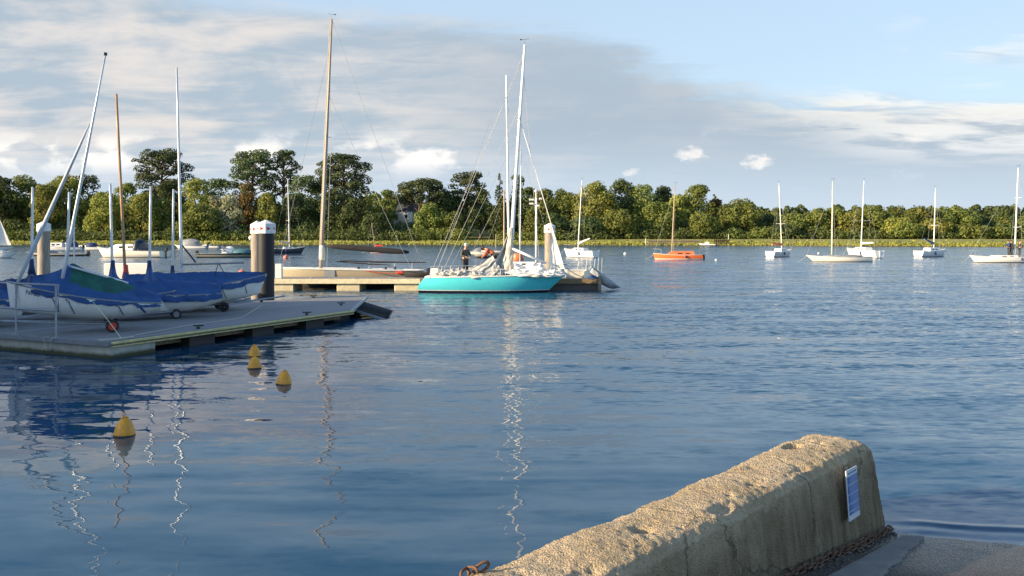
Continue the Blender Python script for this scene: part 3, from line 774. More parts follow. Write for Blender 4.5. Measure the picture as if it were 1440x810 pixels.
# pebbles and weed at the foot of the wall, near the water
pb = MB()
for k in range(240):
    s = abs(rng.normal(0, 1.1))-.1; off = .89+abs(rng.normal(0, .05)); p = WE+wdir*s+wside*off; r = rng.uniform(.006, .022)
    pb.ball((p.x, p.y, max(-.02, slipz(p.x, p.y))+r*.4), r, 6, sc=(1, rng.uniform(.6, 1), .7), m=int(rng.uniform(0, 1) < .35))
tag(pb.build('pebbles', [mat('dark_pebble', (.06, .05, .045), .5), mat('brown_pebble', (.16, .12, .08), .7)]), 'dark pebbles and shell bits along the foot of the wall', 'pebbles', kind='stuff')
# ---------------------------------------------------------------- boats: shared builders
def hull_shape(L, B, zs, zm, zb, depth, stern=.7, rake=.5, srake=0., full=.5, n=22, m=9, bowp=2.2, rock=0.):
    def f(t, s):
        b = B/2*((stern+(1-stern)*sin(pi/2*t/.4)) if t < .4 else max(0.004, 1-((t-.4)/.6)**bowp))
        sh = zs*(t-.45)*(t-1)/(.45)+zm*t*(t-1)/(.45*(-.55))+zb*t*(t-.45)/.55
        zk = -depth*(1-((t-.45)/.62)**2)+rock*max(0, 1-t/.5)**2
        y = b*sin(s*pi/2)**.75; z = zk+(sh-zk)*(1-cos(s*pi/2))**(2*full)
        zr = (z-zk)/(sh-zk)
        x = -L/2+L*t-rake*(1-zr)*t**3+srake*(1-zr)*(1-t)**3
        return Vector((x, y, z))
    return f, n, m
def make_hull(sh, mats, parent, name='hull'):
    f, n, m = sh; mb = MB()
    for sgn in (1, -1):
        mb.grid(lambda a, b: Vector((f(a, b).x, f(a, b).y*sgn, f(a, b).z)), n, m)
    tr = [f(0, j/m) for j in range(m+1)]
    mb.add([Vector((p.x, p.y, p.z)) for p in tr]+[Vector((p.x, -p.y, p.z)) for p in reversed(tr[1:])], [tuple(range(2*m+1))])
    return mb.build(name, mats, parent, smooth='auto')
def make_deck(sh, mt, parent, camber=.04, drop=.012, name='deck', t0=0.0, t1=1.0):
    f, n, m = sh; mb = MB()
    def fn(a, b):
        t = lerp(t0, t1, a); p = f(t, 1); yv = lerp(-1, 1, b)*p.y*.985
        return Vector((p.x, yv, p.z-drop+camber*(1-(lerp(-1, 1, b))**2)))
    mb.grid(fn, n, 8); return mb.build(name, mt, parent, smooth=True)
def make_rail(sh, r, mt, parent, name='toe_rail'):
    f, n, m = sh; mb = MB()
    for sg in (1, -1): mb.path([Vector((f(i/n, 1).x, sg*f(i/n, 1).y, f(i/n, 1).z)) for i in range(n+1)], r, 6)
    return mb.build(name, mt, parent, smooth=True)
def wire(a, b, parent, name='stay', r=.009, mt=None, sag=0.):
    a = Vector(a); b = Vector(b)
    ps = [a.lerp(b, k/6)+Vector((0, 0, -sag*4*(k/6)*(1-k/6))) for k in range(7)] if sag else [a, b]
    return MB().path(ps, r, 5).build(name, mt or M['wire'], parent)
def make_mast(parent, base, top, r0, r1, mt, spreaders=(), mast_head=True, flat=1.):
    ps = [Vector(base).lerp(Vector(top), k/5) for k in range(6)]
    o = MB().path(ps, [lerp(r0, r1, (k/5)**1.5) for k in range(6)], 10).build('mast', mt, parent, smooth=True)
    for (f, w) in spreaders:
        p = Vector(base).lerp(Vector(top), f)
        MB().path([p+Vector((-.12, -w, .05)), p, p+Vector((-.12, w, .05))], [.016, .024, .016], 5).build('spreader', mt, o)
    if mast_head:
        t = Vector(top); mb = MB(); mb.tube(t-Vector((0, 0, .1)), t+Vector((0, 0, .25)), .008, .006, 5)
        mb.tube(t+Vector((-.22, 0, .25)), t+Vector((.22, 0, .32)), .009, .009, 5); mb.box(t+Vector((-.2, 0, .27)), (.1, .01, .06))
        mb.build('wind_vane', M['navy'], o)
    return o
def lateral(parent, chain_x, hb, z, masthead, f, spr=None):
    """shrouds both sides"""
    for sg in (1, -1):
        m_ = Vector(masthead)
        if spr is not None:
            mid = Vector(spr); mid = Vector((mid.x-.12, sg*mid[1], mid.z))
            MB().path([(chain_x, sg*hb, z), mid, m_], .010, 5).build('shroud', M['wire'], parent)
        else: wire((chain_x, sg*hb, z), m_, parent, 'shroud', .009)
def cloth(fn, nu, nv, mt, parent, name, amp=.05, sc=2., top=False):
    mb = MB()
    def g_(a, b):
        p = Vector(fn(a, b)); q = p*sc
        return p+Vector((noise.noise(q+Vector((9, 0, 0))), noise.noise(q+Vector((0, 7, 0))), noise.noise(q+Vector((0, 0, 5)))))*amp*2
    mb.grid(g_, nu, nv)
    o = mb.build(name, mt, parent, smooth=True)
    return o
def heap(c, d, mt, parent, name='sail_heap', seed=0, n=26, fold=.5):
    """a crumpled heap of cloth with ridges"""
    mb = MB()
    def fn(a, b):
        th = a*2*pi; ph = b*pi/2
        r = cos(ph)**.6; v = Vector((cos(th)*r, sin(th)*r, sin(ph)**.8))
        q = Vector((v.x*2.2+seed, v.y*2.2, v.z*2.2))
        k = 1+fold*1.1*(abs(noise.noise(q*1.0))-.25)+fold*.22*(abs(noise.noise(q*2.2))-.2)+.02*noise.noise(q*6)
        return Vector((c[0]+v.x*d[0]/2*k, c[1]+v.y*d[1]/2*k, c[2]+v.z*d[2]*k))
    mb.grid(fn, n*2, n); return mb.build(name, mt, parent, smooth=True)
def cabin_block(parent, x0, x1, w, z, h, mt=None, win=True, name='cabin', slope=.35):
    mb = MB(); pr = [(x0, z), (x0+.08, z+h), (x1-slope*1.6, z+h*1.02), (x1-slope*.4, z+h*.45), (x1, z)]
    n = len(pr); vs = []
    for sg, ww in ((-1, 1), (1, 1)):
        for i, (xx, zz_) in enumerate(pr):
            k = 1 if zz_ <= z+.01 else .82
            vs.append((xx, sg*w/2*k, zz_))
    fs = [tuple(range(n)), tuple(range(2*n-1, n-1, -1))]+[(i, (i+1) % n, n+(i+1) % n, n+i) for i in range(n)]
    mb.add(vs, fs); o = mb.build(name, mt or M['white'], parent)
    if win:
        for sg in (-1, 1):
            for k in range(2):
                xx = lerp(x0, x1, .25+.28*k)
                MB().box((xx, sg*w/2*.915, z+h*.52), (abs(x1-x0)*.17, .03, h*.34), rot=Matrix.Rotation(sg*.0, 3, 'X')).build('window', M['glass'], o)
    return o

# ---------------------------------------------------------------- people
def skinned(name, pts, edges, rad, mt, parent, lv=2, root=0):
    me = bpy.data.meshes.new(name); me.from_pydata([tuple(p) for p in pts], edges, []); me.materials.append(mt)
    o = bpy.data.objects.new(name, me); C.objects.link(o); o.parent = parent
    m1 = o.modifiers.new('skin', 'SKIN'); m1.use_smooth_shade = True; m1.branch_smoothing = .3
    if not me.skin_vertices: me.attributes  # layer is made with the modifier
    try:
        sv = me.skin_vertices[0].data
    except Exception:
        import bmesh as _b
        bm = _b.new(); bm.from_mesh(me); bm.verts.layers.skin.verify(); bm.to_mesh(me); bm.free(); sv = me.skin_vertices[0].data
    for i, r in enumerate(rad):
        r = r if hasattr(r, '__len__') else (r, r); sv[i].radius = r
    for i in range(len(rad)): sv[i].use_root = (i == root)
    m2 = o.modifiers.new('sub', 'SUBSURF'); m2.levels = lv; m2.render_levels = lv
    return o
def person(label, loc, rz, J, top, trou, hair, group=None, detail=True):
    """J: joint positions in metres: pelvis, chest, neck, head, (l/r) sh, el, wr, hip, kn, an, toe"""
    r_ = thing('person', label, 'person', loc, rz, group)
    V = {k: Vector(v) for k, v in J.items()}
    names = ['pelvis', 'belly', 'chest', 'neck', 'head', 'crown']
    hd = (V['head']-V['neck']).normalized()
    V['belly'] = V['pelvis'].lerp(V['chest'], .5); V['crown'] = V['head']+hd*.10
    rad = {'pelvis': (.15, .11), 'belly': (.14, .10), 'chest': (.17, .11), 'neck': (.055, .06), 'head': (.078, .095), 'crown': (.06, .07)}
    P = []; idx = {}; E = []; Rr = []
    def addp(k, p, r, par=None):
        idx[k] = len(P); P.append(p); Rr.append(r)
        if par is not None: E.append((idx[par], idx[k]))
    addp('pelvis', V['pelvis'], rad['pelvis'])
    for a, b in (('belly', 'pelvis'), ('chest', 'belly'), ('neck', 'chest'), ('head', 'neck'), ('crown', 'head')): addp(a, V[a], rad[a], b)
    fw = V.get('face', Vector((0, 1, 0))).normalized() if 'face' in V else Vector((0, 1, 0))
    addp('nose', V['head']+fw*.108, (.014, .018), 'head')
    for s in 'lr':
        addp(s+'sh', V[s+'sh'], (.062, .062), 'chest'); addp(s+'el', V[s+'el'], (.043, .043), s+'sh'); addp(s+'wr', V[s+'wr'], (.028, .024), s+'el')
        d = (V[s+'wr']-V[s+'el']).normalized(); side = d.cross(Vector((0, 0, 1))).normalized()
        addp(s+'palm', V[s+'wr']+d*.07, (.038, .017), s+'wr')
        dn = d.cross(side).normalized(); dn = dn if dn.z < 0 else -dn
        for k, ln in enumerate((.065, .075, .070, .055)):
            q = V[s+'wr']+d*.095+side*(k-1.5)*.021
            addp(s+'f%d' % k, q, (.0095, .0095), s+'palm'); addp(s+'g%d' % k, q+d*ln*.5+dn*ln*.25, (.0085, .0085), s+'f%d' % k); addp(s+'h%d' % k, q+d*ln*.7+dn*ln*.75, (.0075, .0075), s+'g%d' % k)
        sg = -1 if s == 'l' else 1
        addp(s+'t0', V[s+'wr']+d*.035+side*.036*sg, (.012, .012), s+'palm'); addp(s+'t1', V[s+'wr']+d*.075+side*.058*sg+dn*.02, (.0095, .0095), s+'t0')
        addp(s+'hip', V[s+'hip'], (.085, .085), 'pelvis'); addp(s+'kn', V[s+'kn'], (.058, .058), s+'hip'); addp(s+'an', V[s+'an'], (.038, .04), s+'kn'); addp(s+'toe', V[s+'toe'], (.035, .022), s+'an')
    skinned('body', P, E, Rr, M['skin'], r_)
    # jacket and trousers: looser skins over the same joints
    P2 = [V['pelvis'].lerp(V['belly'], .2), V['belly'], V['chest'], V['chest'].lerp(V['neck'], .72)]; E2 = [(0, 1), (1, 2), (2, 3)]; R2 = [(.185, .15), (.175, .14), (.20, .145), (.085, .085)]
    for s in 'lr':
        k = len(P2); P2 += [V[s+'sh'], V[s+'el'], V[s+'el'].lerp(V[s+'wr'], .9)]; E2 += [(2, k), (k, k+1), (k+1, k+2)]; R2 += [(.088, .088), (.066, .066), (.05, .05)]
    skinned('jacket', P2, E2, R2, top, r_)
    P3 = [V['pelvis']]; E3 = []; R3 = [(.165, .135)]
    for s in 'lr':
        k = len(P3); P3 += [V[s+'hip'], V[s+'kn'], V[s+'kn'].lerp(V[s+'an'], .93)]; E3 += [(0, k), (k, k+1), (k+1, k+2)]; R3 += [(.105, .105), (.078, .078), (.062, .062)]
    skinned('trousers', P3, E3, R3, trou, r_)
    sh_ = MB()
    for s in 'lr':
        a = V[s+'an']; t = V[s+'toe']; d = (t-a); sh_.ball(a.lerp(t, .45)+Vector((0, 0, -.02)), .06, 10, sc=(1 if abs(d.x) < abs(d.y) else 2.1, 2.1 if abs(d.x) < abs(d.y) else 1, .85))
    sh_.build('shoes', M['black'], r_, smooth=True)
    hb = MB(); hb.ball(V['head']+hd*.065-fw*.022, .108, 14, sc=(1, 1, .92)); hb.build('hair', hair, r_, smooth=True)
    eb = MB(); sd = fw.cross(hd).normalized()
    for q in (-1, 1): eb.ball(V['head']+fw*.088+sd*.032*q+hd*.012, .011, 6)
    eb.build('eyes', M['navy'], r_, smooth=True)
    er = MB()
    for q in (-1, 1): er.ball(V['head']+sd*.088*q, .026, 8, sc=(.6, .8, 1.2))
    er.build('ears', M['skin'], r_, smooth=True)
    return r_
STAND = dict(pelvis=(0, 0, .95), chest=(0, .03, 1.32), neck=(0, .06, 1.50), head=(0, .10, 1.63), face=(0, 1, -.3),
             lsh=(-.19, .03, 1.40), lel=(-.26, .10, 1.13), lwr=(-.12, .32, 1.05), rsh=(.19, .03, 1.40), rel=(.27, .09, 1.13), rwr=(.14, .32, 1.07),
             lhip=(-.09, 0, .88), lkn=(-.11, .05, .48), lan=(-.12, -.02, .09), ltoe=(-.13, .14, .05), rhip=(.09, 0, .88), rkn=(.11, .06, .48), ran=(.12, 0, .09), rtoe=(.14, .16, .05))
BEND = dict(pelvis=(0, -.12, .80), chest=(0, .22, 1.02), neck=(0, .38, 1.10), head=(0, .50, 1.11), face=(0, .6, -1),
            lsh=(-.19, .24, 1.06), lel=(-.28, .36, .80), lwr=(-.16, .55, .66), rsh=(.19, .24, 1.06), rel=(.26, .38, .82), rwr=(.12, .56, .68),
            lhip=(-.09, -.12, .76), lkn=(-.13, .12, .42), lan=(-.13, -.08, .09), ltoe=(-.14, .10, .05), rhip=(.09, -.12, .76), rkn=(.13, .14, .42), ran=(.13, -.06, .09), rtoe=(.15, .12, .05))

# ---------------------------------------------------------------- boats at anchor on the far side
G2 = 'boats at anchor'
def sailboat(label, px, wy, heading, L, fb, hullmat, top, mx=.55, group=G2, name='sailing_boat', cabin=None, boom=None, mastmat=None, r=.07, spr=((.45, .55),), decksmat=None, cabmat=None, stern=.7, rake=.6, backstay=True, cat='sailboat', lowdeck=False, Y=None):
    """px: photo x of the middle of the hull; wy: photo y of its waterline; top: (photo x, photo y) of the mast head"""
    p = onwater(px, wy) if Y is None else Vector(((px-720)/FPX*Y, Y, 0))
    r_ = thing(name, label, cat, p, heading, group)
    B = L*.30; sh = hull_shape(L, B, fb*.95, fb*.88, fb*1.2, .28, stern=stern, rake=rake, srake=-.1)
    make_hull(sh, hullmat, r_); make_deck(sh, decksmat or M['deck'], r_); make_rail(sh, .03, M['whitedk'], r_)
    ux = Vector((cos(heading), sin(heading), 0))
    mxl = L*(mx-.5); base = Vector((mxl, 0, fb*.9+.05))
    wt = at(top[0], top[1], p.y); dxw = wt.x-p.x                        # put the mast head where it stands in the picture
    hx = (dxw/ux.x) if abs(ux.x) > .5 else mxl
    if abs(hx-mxl) > (wt.z)*.16: hx = mxl+math.copysign(wt.z*.03, hx-mxl)
    tip = Vector((hx, 0 if abs(ux.x) > .5 else dxw*(-1 if ux.y > 0 else 1), wt.z))
    mo = make_mast(r_, base, tip, r, r*.55, mastmat or M['whitespar'], spr)
    hb = B/2*.9
    sp = None
    if spr: q = base.lerp(tip, spr[0][0]); sp = (q.x, spr[0][1], q.z)
    lateral(r_, mxl-.1, hb, fb*.9, base.lerp(tip, .97), 1, sp)
    wire((L/2-.05, 0, fb*1.15), base.lerp(tip, .93), r_, 'forestay', .010)
    if backstay: wire((-L/2+.05, 0, fb*.95), tip, r_, 'backstay', .006)
    if cabin:
        cb = cabin_block(r_, L*(cabin[0]-.5), L*(cabin[1]-.5), B*.55, fb*.86, cabin[2], cabmat or M['white'])
    if boom:
        b0 = base+Vector((-.08, 0, boom[1])); b1 = b0+Vector((-boom[0], 0, boom[2] if len(boom) > 3 else .1))
        bo = MB().tube(b0, b1, .045, .045, 8).build('boom', M['alu'], r_, smooth=True)
        ps = [b0.lerp(b1, k/8)+Vector((0, 0, .06)) for k in range(9)]
        MB().path(ps, [.17, .16, .15, .13, .12, .11, .10, .09, .07], 9).build('sail_cover', boom[-1], bo, smooth=True)
    rud = MB().box((-L/2-.04, 0, fb*.35), (.12, .05, fb*1.1)); rud.build('rudder', hullmat, r_)
    pul = MB(); pz = fb*1.15
    wire((L/2-.05, 0, fb*1.1), (L/2+1.1, .1, -.05), r_, 'mooring_line', .016, M['rope'], .12)
    for (fx, sg) in ((-.15, 1), (-.15, -1)):
        if not lowdeck: MB().tube((L*fx, sg*(B/2+.06), fb*.35), (L*fx, sg*(B/2+.06), fb*.8), .08, .08, 8).build('fender', M['bluedk'], r_, smooth=True)
    pul.path([(L/2-.9, B*.24, pz-.05), (L/2-.9, B*.24, pz+.5), (L/2+.05, 0, pz+.55), (L/2-.9, -B*.24, pz+.5), (L/2-.9, -B*.24, pz-.05)], .014, 5)
    if not lowdeck: pul.build('pulpit', M['steel'], r_)
    return r_, p, sh, base, tip
whull = bandmat('white_hull_paint', [(-1, (.03, .03, .05)), (.06, (.80, .79, .76))])
whullr = bandmat('white_hull_blue_line', [(-1, (.20, .04, .03)), (.05, (.80, .79, .76)), (.40, (.05, .10, .25)), (.45, (.80, .79, .76))])
darkh = bandmat('navy_hull_paint', [(-1, (.20, .03, .02)), (.05, (.60, .6, .6)), (.10, (.02, .03, .05))])

# orange cabin boat
o_, p_, sh_, ba_, ti_ = sailboat('orange cabin sloop with a buff mast, moored in open water', 953, 365, R(176), 5.7, .62, M['orangeboat'], (949, 260), .62, cabin=None, mastmat=M['woodlt'], r=.085, spr=(), decksmat=M['orange'], stern=.62, rake=.2, backstay=False)
cabin_block(o_, -1.9, 1.3, 1.35, .5, .42, M['orange'], True)
MB().box((-.55, 0, .98), (2.6, .9, .05), ch=.02).build('hatch_cover', mat('faded_orange_canvas', (.80, .33, .16), .8), o_)
MB().box((-2.95, 0, .28), (.35, .5, .6), ch=.05).build('outboard', M['black'], o_)
sailboat('small white sloop seen nearly end on, behind the right hand pontoon', 815, 362, R(128), 6.0, .95, whull, (818, 254), .55, cabin=(.3, .7, .4), boom=(2.2, .8, .7, M['whitedk']), spr=((.42, .75),), r=.075)
sailboat('white sloop with a rust red sail cover, seen from its quarter', 1098, 361, R(48), 6.2, .8, whullr, (1094, 258), .55, cabin=(.35, .7, .4), boom=(2.6, .8, .1, M['red']), spr=((.4, .6),), r=.07, mastmat=M['whitespar'])
cl = sailboat('long low white classic yacht with a cream mast and grey deck cover', 1179, 368, R(178), 7.0, .58, bandmat('cream_hull_paint', [(-1, (.18, .10, .06)), (.05, (.80, .78, .70))]), (1171, 255), .60, cabin=None, mastmat=mat('cream_spar', (.78, .72, .56), .4), r=.075, spr=(), decksmat=M['grey'], rake=.9, stern=.42, lowdeck=True)[0]
heap((-.4, 0, .48), (4.6, 1.5, .28), M['grey'], cl, 'boom_tent', 3, 14, .2)
sailboat('white yacht with two crosstrees, stern on beyond the classic yacht', 1213, 362, R(105), 6.6, 1.0, whull, (1218, 254), .55, cabin=(.3, .7, .45), boom=(2.4, .8, .1, M['sailw']), spr=((.42, 1.25),), r=.075)
sailboat('white sloop with a bright blue sail cover on its boom', 1311, 361, R(35), 6.6, .85, whull, (1318, 264), .55, cabin=(.3, .72, .45), boom=(2.2, .9, .6, M['blue']), spr=((.4, .6),), r=.075)
rc, pr_, shr, bar, tir = sailboat('white racing yacht with crew on deck at the right edge', 1413, 369, R(181), 7.6, .62, whull, (1432, 236), .36, cabin=(.35, .72, .22), spr=((.33, .8), (.66, .6)), r=.085, rake=.6, cabmat=M['white'])
cr = 'crew standing on the white racing yacht'
for (px_, k, lab) in ((1419, STAND, 'person in dark clothes standing on the racing yacht foredeck, left of a crew mate'), (1423, STAND, 'person in dark clothes on the racing yacht, the one nearer the mast'), (1434, STAND, 'person in dark clothes standing just aft of the racing yacht mast, hands forward')):
    q = Vector(((px_-720)/FPX*pr_.y, pr_.y, .62)); person(lab, q, R(90 if px_ < 1430 else -80), k, M['trousers'] if px_ != 1419 else M['bluedk'], M['trousers'], M['hairb'], cr)
# dark sloop left, small sloop, white sail at the left edge
sailboat('small dark blue sloop with a white deck, right of the mooring piles', 407, 358, R(30), 4.6, .95, darkh, (405, 252), .5, cabin=(.3, .7, .3), boom=(1.6, .7, .3, M['sail']), spr=((.40, .95),), r=.075)
sailboat('small dark hulled sloop with a short buff mast, below the black boom', 531, 356, R(170), 3.4, .5, darkh, (522, 313), .62, cabin=None, boom=(1.3, .6, .0, M['red']), spr=(), r=.05, mastmat=M['woodlt'], lowdeck=True)
ws, pw, _, bw, tw = sailboat('white day sailer with a white sail half out of the frame at far left', -5, 352, R(15), 5.5, .6, whull, (-4, 298), .5, cabin=None, spr=(), r=.06, lowdeck=True)
cloth(lambda a, b: bw.lerp(tw, .05+.9*a)+Vector((2.4*b*(1-a), .25*sin(pi*b)*(1-a), 0)), 14, 10, M['sailw'], ws, 'sail', .02, 1.)

# ---------------------------------------------------------------- motor boats
def motorboat(label, px, wy, heading, L, fb, hm, group='motor boats at anchor', cabin=(.3, .75, .6), canopy=None, engine=True, screen=True, mast=None, Y=None, cabmat=None, stern=.85):
    p = onwater(px, wy) if Y is None else Vector(((px-720)/FPX*Y, Y, 0)); r_ = thing('motor_boat', label, 'motorboat', p, heading, group); B = L*.36
    sh = hull_shape(L, B, fb*.8, fb*.85, fb*1.25, .25, stern=stern, rake=.9, full=.55, bowp=2.6)
    make_hull(sh, hm, r_); make_deck(sh, M['whitedk'], r_, camber=.02, drop=.05, t0=.02); make_rail(sh, .035, M['grey'], r_, 'rubbing_strake')
    if cabin:
        cb = cabin_block(r_, L*(cabin[0]-.5), L*(cabin[1]-.5), B*.72, fb*.85, cabin[2], cabmat or M['white'], True, slope=L*.08)
    if screen:
        x = L*((cabin[0] if cabin else .5)-.5)+.2; z = fb*.85+(cabin[2] if cabin else .1)
        mb = MB(); mb.add([(x, -B*.3, z), (x, B*.3, z), (x-.4, B*.26, z+.42), (x-.4, -B*.26, z+.42)], [(0, 1, 2, 3)]); mb.add([(x+.02, -B*.3, z), (x+.02, B*.3, z), (x-.38, B*.26, z+.42), (x-.38, -B*.26, z+.42)], [(3, 2, 1, 0)])
        mb.build('windscreen', M['glass'], r_)
    if canopy: heap((L*(canopy[0]-.5), 0, fb*.85), (L*canopy[1], B*.8, canopy[2]), canopy[3], r_, 'canopy', px % 7, 14, .15)
    if engine:
        e = MB(); e.box((-L/2-.15, 0, fb*.8+.15), (.38, .32, .5), ch=.08); e.box((-L/2-.12, 0, fb*.35), (.14, .10, .8), ch=.03); e.build('outboard', M['black'], r_)
    if mast: 
        mb = MB(); mb.tube((L*(mast[0]-.5), 0, fb), (L*(mast[0]-.5), 0, mast[1]), .035, .03, 6); mb.build('post', M['whitespar'], r_)
        MB().ball((L*(mast[0]-.5), 0, mast[1]), mast[2], 12, sc=(1, 1, 1.1)).build('radome', M['white'], r_, smooth=True)
    return r_
cream = bandmat('cream_motor_hull', [(-1, (.05, .05, .05)), (.05, (.80, .76, .66))])
motorboat('large cream white motor cruiser lying left of the tall varnished mast', 184, 362, R(172), 9.4, 1.1, cream, cabin=(.32, .78, .75), canopy=(.36, .16, 1.35, M['navy']))
motorboat('white cabin motor boat behind the leftmost mooring pile', 84, 353, R(186), 7.6, .85, whull, cabin=(.40, .78, .75), canopy=(.2, .2, 1.0, M['bluedk']))
motorboat('low grey tender with a pale rail in front of the white cabin boat', 80, 360, R(184), 8.0, .42, bandmat('grey_tube_hull', [(-1, (.06, .06, .06)), (.22, (.55, .52, .45)), (.40, (.12, .13, .14))]), cabin=None, screen=False, mast=(.35, 1.7, .12), canopy=(.6, .2, .45, M['grey']))
motorboat('small white launch at the far left under the white sail', 3, 363, R(5), 3.8, .75, whull, cabin=(.35, .6, .4), canopy=None)
motorboat('white speedboat with a navy cockpit cover, left of the motor cruiser', 122, 352, R(174), 6.4, .75, whull, cabin=(.45, .75, .3), canopy=(.36, .36, .75, M['bluedk']))
wk = motorboat('dark green open workboat with white gear, left of the capped mooring piles', 322, 362, R(8), 7.6, .62, bandmat('dark_workboat_hull', [(-1, (.05, .04, .03)), (.10, (.42, .36, .26)), (.34, (.02, .05, .05))]), cabin=(.40, .5, .55), canopy=(.72, .34, .55, mat('teal_cover', (.05, .17, .20), .7)), mast=(.86, 2.5, .30))
heap((0.1, 0, .5), (1.3, .9, .9), M['sailw'], wk, 'canopy', 4, 12, .2)
motorboat('grey covered motor boat behind the dark workboat', 268, 350, R(176), 6.6, .7, whull, cabin=None, canopy=(.5, .62, 1.35, M['grey']), screen=False, mast=(.05, 1.4, .1))
motorboat('small pale open boat at the marsh edge behind the workboat', 290, 349, R(170), 6.0, .6, whull, cabin=(.4, .6, .3))
motorboat('small grey motor boat with a canvas cover, behind the two people on the turquoise yacht', 678, 361, R(200), 3.0, .62, bandmat('tan_hull', [(-1, (.03, .03, .03)), (.2, (.45, .40, .28)), (.42, (.65, .62, .55))]), cabin=None, screen=False, canopy=(.5, .8, .75, M['grey']), Y=112)
motorboat('tiny white motor boat moored by the timber jetty on the far marsh', 994, 345, R(160), 4.2, .6, bandmat('white_black_hull', [(-1, (.02, .02, .02)), (.25, (.8, .78, .75))]), cabin=(.35, .65, .5), Y=214)

# mooring buoys
def ballbuoy(label, px, wy, r, mt, g='round mooring buoys'):
    p = onwater(px, wy); t = thing('mooring_buoy', label, 'buoy', p, 0, g)
    MB().ball((0, 0, r*.45), r, 14).build('float', mt, t, smooth=True)
    MB().path([(r*.22*cos(a), 0, r*1.5+r*.22*sin(a)) for a in [k*pi/4 for k in range(9)]], r*.06, 5).build('ring', M['steel'], t)
pink = mat('faded_pink_buoy', (.72, .22, .15), .5)
ballbuoy('white round mooring buoy right of the orange boat', 1007, 366.5, .14, M['white'])
ballbuoy('white round buoy beside the small sloop seen end on', 879, 358, .22, M['white'])
ballbuoy('orange pink buoy below the small dark blue sloop', 402, 364, .32, pink)
ballbuoy('pink buoy just left of the capped mooring piles', 340, 389, .34, pink)
ballbuoy('tiny white buoy under the bow of the end on sloop', 812, 366, .12, M['white'])
ballbuoy('tiny white buoy left of the classic yacht', 1151, 357, .15, M['white'])
c_ = onwater(728, 366); t_ = thing('mooring_can', 'large orange drum shaped mooring buoy behind the turquoise yacht mast', 'buoy', c_)
MB().lathe([(.1, -.2), (.62, -.15), (.70, 0), (.70, .62), (.62, .75), (.1, .78)]).build('float', M['orange'], t_, smooth='auto')
MB().tube((0, 0, .7), (0, 0, 1.05), .05, .05, 8).build('ring', M['rust'], t_)
# yellow conical buoys by the pontoon
yb = None
for (px, wy, lab) in ((175, 612, 'yellow conical buoy nearest the camera, alone at lower left'), (399, 540, 'yellow conical buoy furthest right of the four'),
                      (358, 518, 'yellow conical buoy, the nearer of the close pair'), (357.5, 501, 'yellow conical buoy, the one right by the pontoon shadow behind another')):
    p = onwater(px, wy)
    if yb is None:
        yb = thing('marker_buoy', lab, 'buoy', p, 0, 'yellow marker buoys by the pontoon')
        MB().lathe([(.02, -.06), (.135, -.05), (.158, -.01), (.155, .03), (.140, .10), (.118, .165), (.092, .215), (.060, .25), (.02, .262)], n=28).build('float', M['yellow'], yb, smooth=True)
        MB().path([(.055*cos(a), 0, .235+.05*sin(a)) for a in [k*pi/8 for k in range(9)]], .014, 8).build('handle', M['yellow'], yb, smooth=True)
        MB().lathe([(.158, -.03), (.162, -.02), (.162, .008), (.156, .012)], n=28).build('waterline_weed', mat('dark_weed', (.06, .05, .02), .8), yb)
        cur = yb
    else:
        cur = copy_tree(yb); cur['label'] = lab; cur.location = p
    cur.rotation_euler = (rng.normal(0, .05), rng.normal(0, .06), rng.uniform(0, 3))
    if wy == 612: cur.scale = (1, 1, 1)

# stakes and jetty on the far marsh
stk = None
for i, px in enumerate((1080.5, 1115, 1140.5, 1154, 1177.5, 1230)):
    p = Vector(((px-720)/FPX*200, 200, -.3)); lab = ['thin grey mooring stake behind the white sloop with red cover', 'thin stake in the water between the red covered sloop and the classic yacht', 'thin stake at the marsh edge left of the classic yacht', 'thin stake behind the bow of the classic yacht', 'thin stake just right of the classic yacht mast', 'thin stake right of the yacht with two crosstrees'][i]
    o = MB().tube((0, 0, 0), (.05, 0, 2.6), .07, .05, 6).build('mooring_stake', M['tanwood']); o.location = p
    tag(o, lab, 'stake', 'mooring stakes at the marsh edge')
def jetty(label, x0, x1, D, n, mt, h, nm='timber_jetty'):
    a = (x0-720)/FPX*D; b = (x1-720)/FPX*D; t = thing(nm, label, 'jetty', (a, D, 0), 0)
    for i in range(n): 
        x = (b-a)*i/(n-1); MB().box((x, 0, h/2+.1*noise.noise(Vector((i, 0, 0)))), (.22, .3, h)).build('pile', mt, t)
    MB().box(((b-a)/2, .25, h*.72), (b-a, .12, .25)).build('rail', mt, t)
jetty('pale weathered timber jetty along the marsh behind the orange boat', 912, 984, 219, 30, M['tanwood'], 1.5)
jetty('short dark timber jetty on the marsh right of the orange boat', 1005, 1025, 217, 8, mat('tarred_timber', (.05, .035, .02), .9), 1.7)
pp = MB().tube((0, 0, 0), (0, 0, 2.9), .10, .09, 8).build('white_post', M['whitedk']); pp.location = ((1024.5-720)/FPX*218, 218, 0); tag(pp, 'white post at the end of the short dark jetty', 'post')
pp = MB().tube((0, 0, 0), (0, 0, 1.5), .11, .10, 8).build('white_post', M['whitedk']); pp.location = ((908-720)/FPX*219, 219, 0.3); tag(pp, 'short white post at the left end of the pale timber jetty', 'post')
pp = MB().tube((0, 0, 0), (0, 0, 3.2), .11, .09, 8).build('withy_post', M['woodlt']); pp.location = ((697.5-720)/FPX*200, 200, -.3); tag(pp, 'buff marker post between the bending person and the draped sail', 'post')
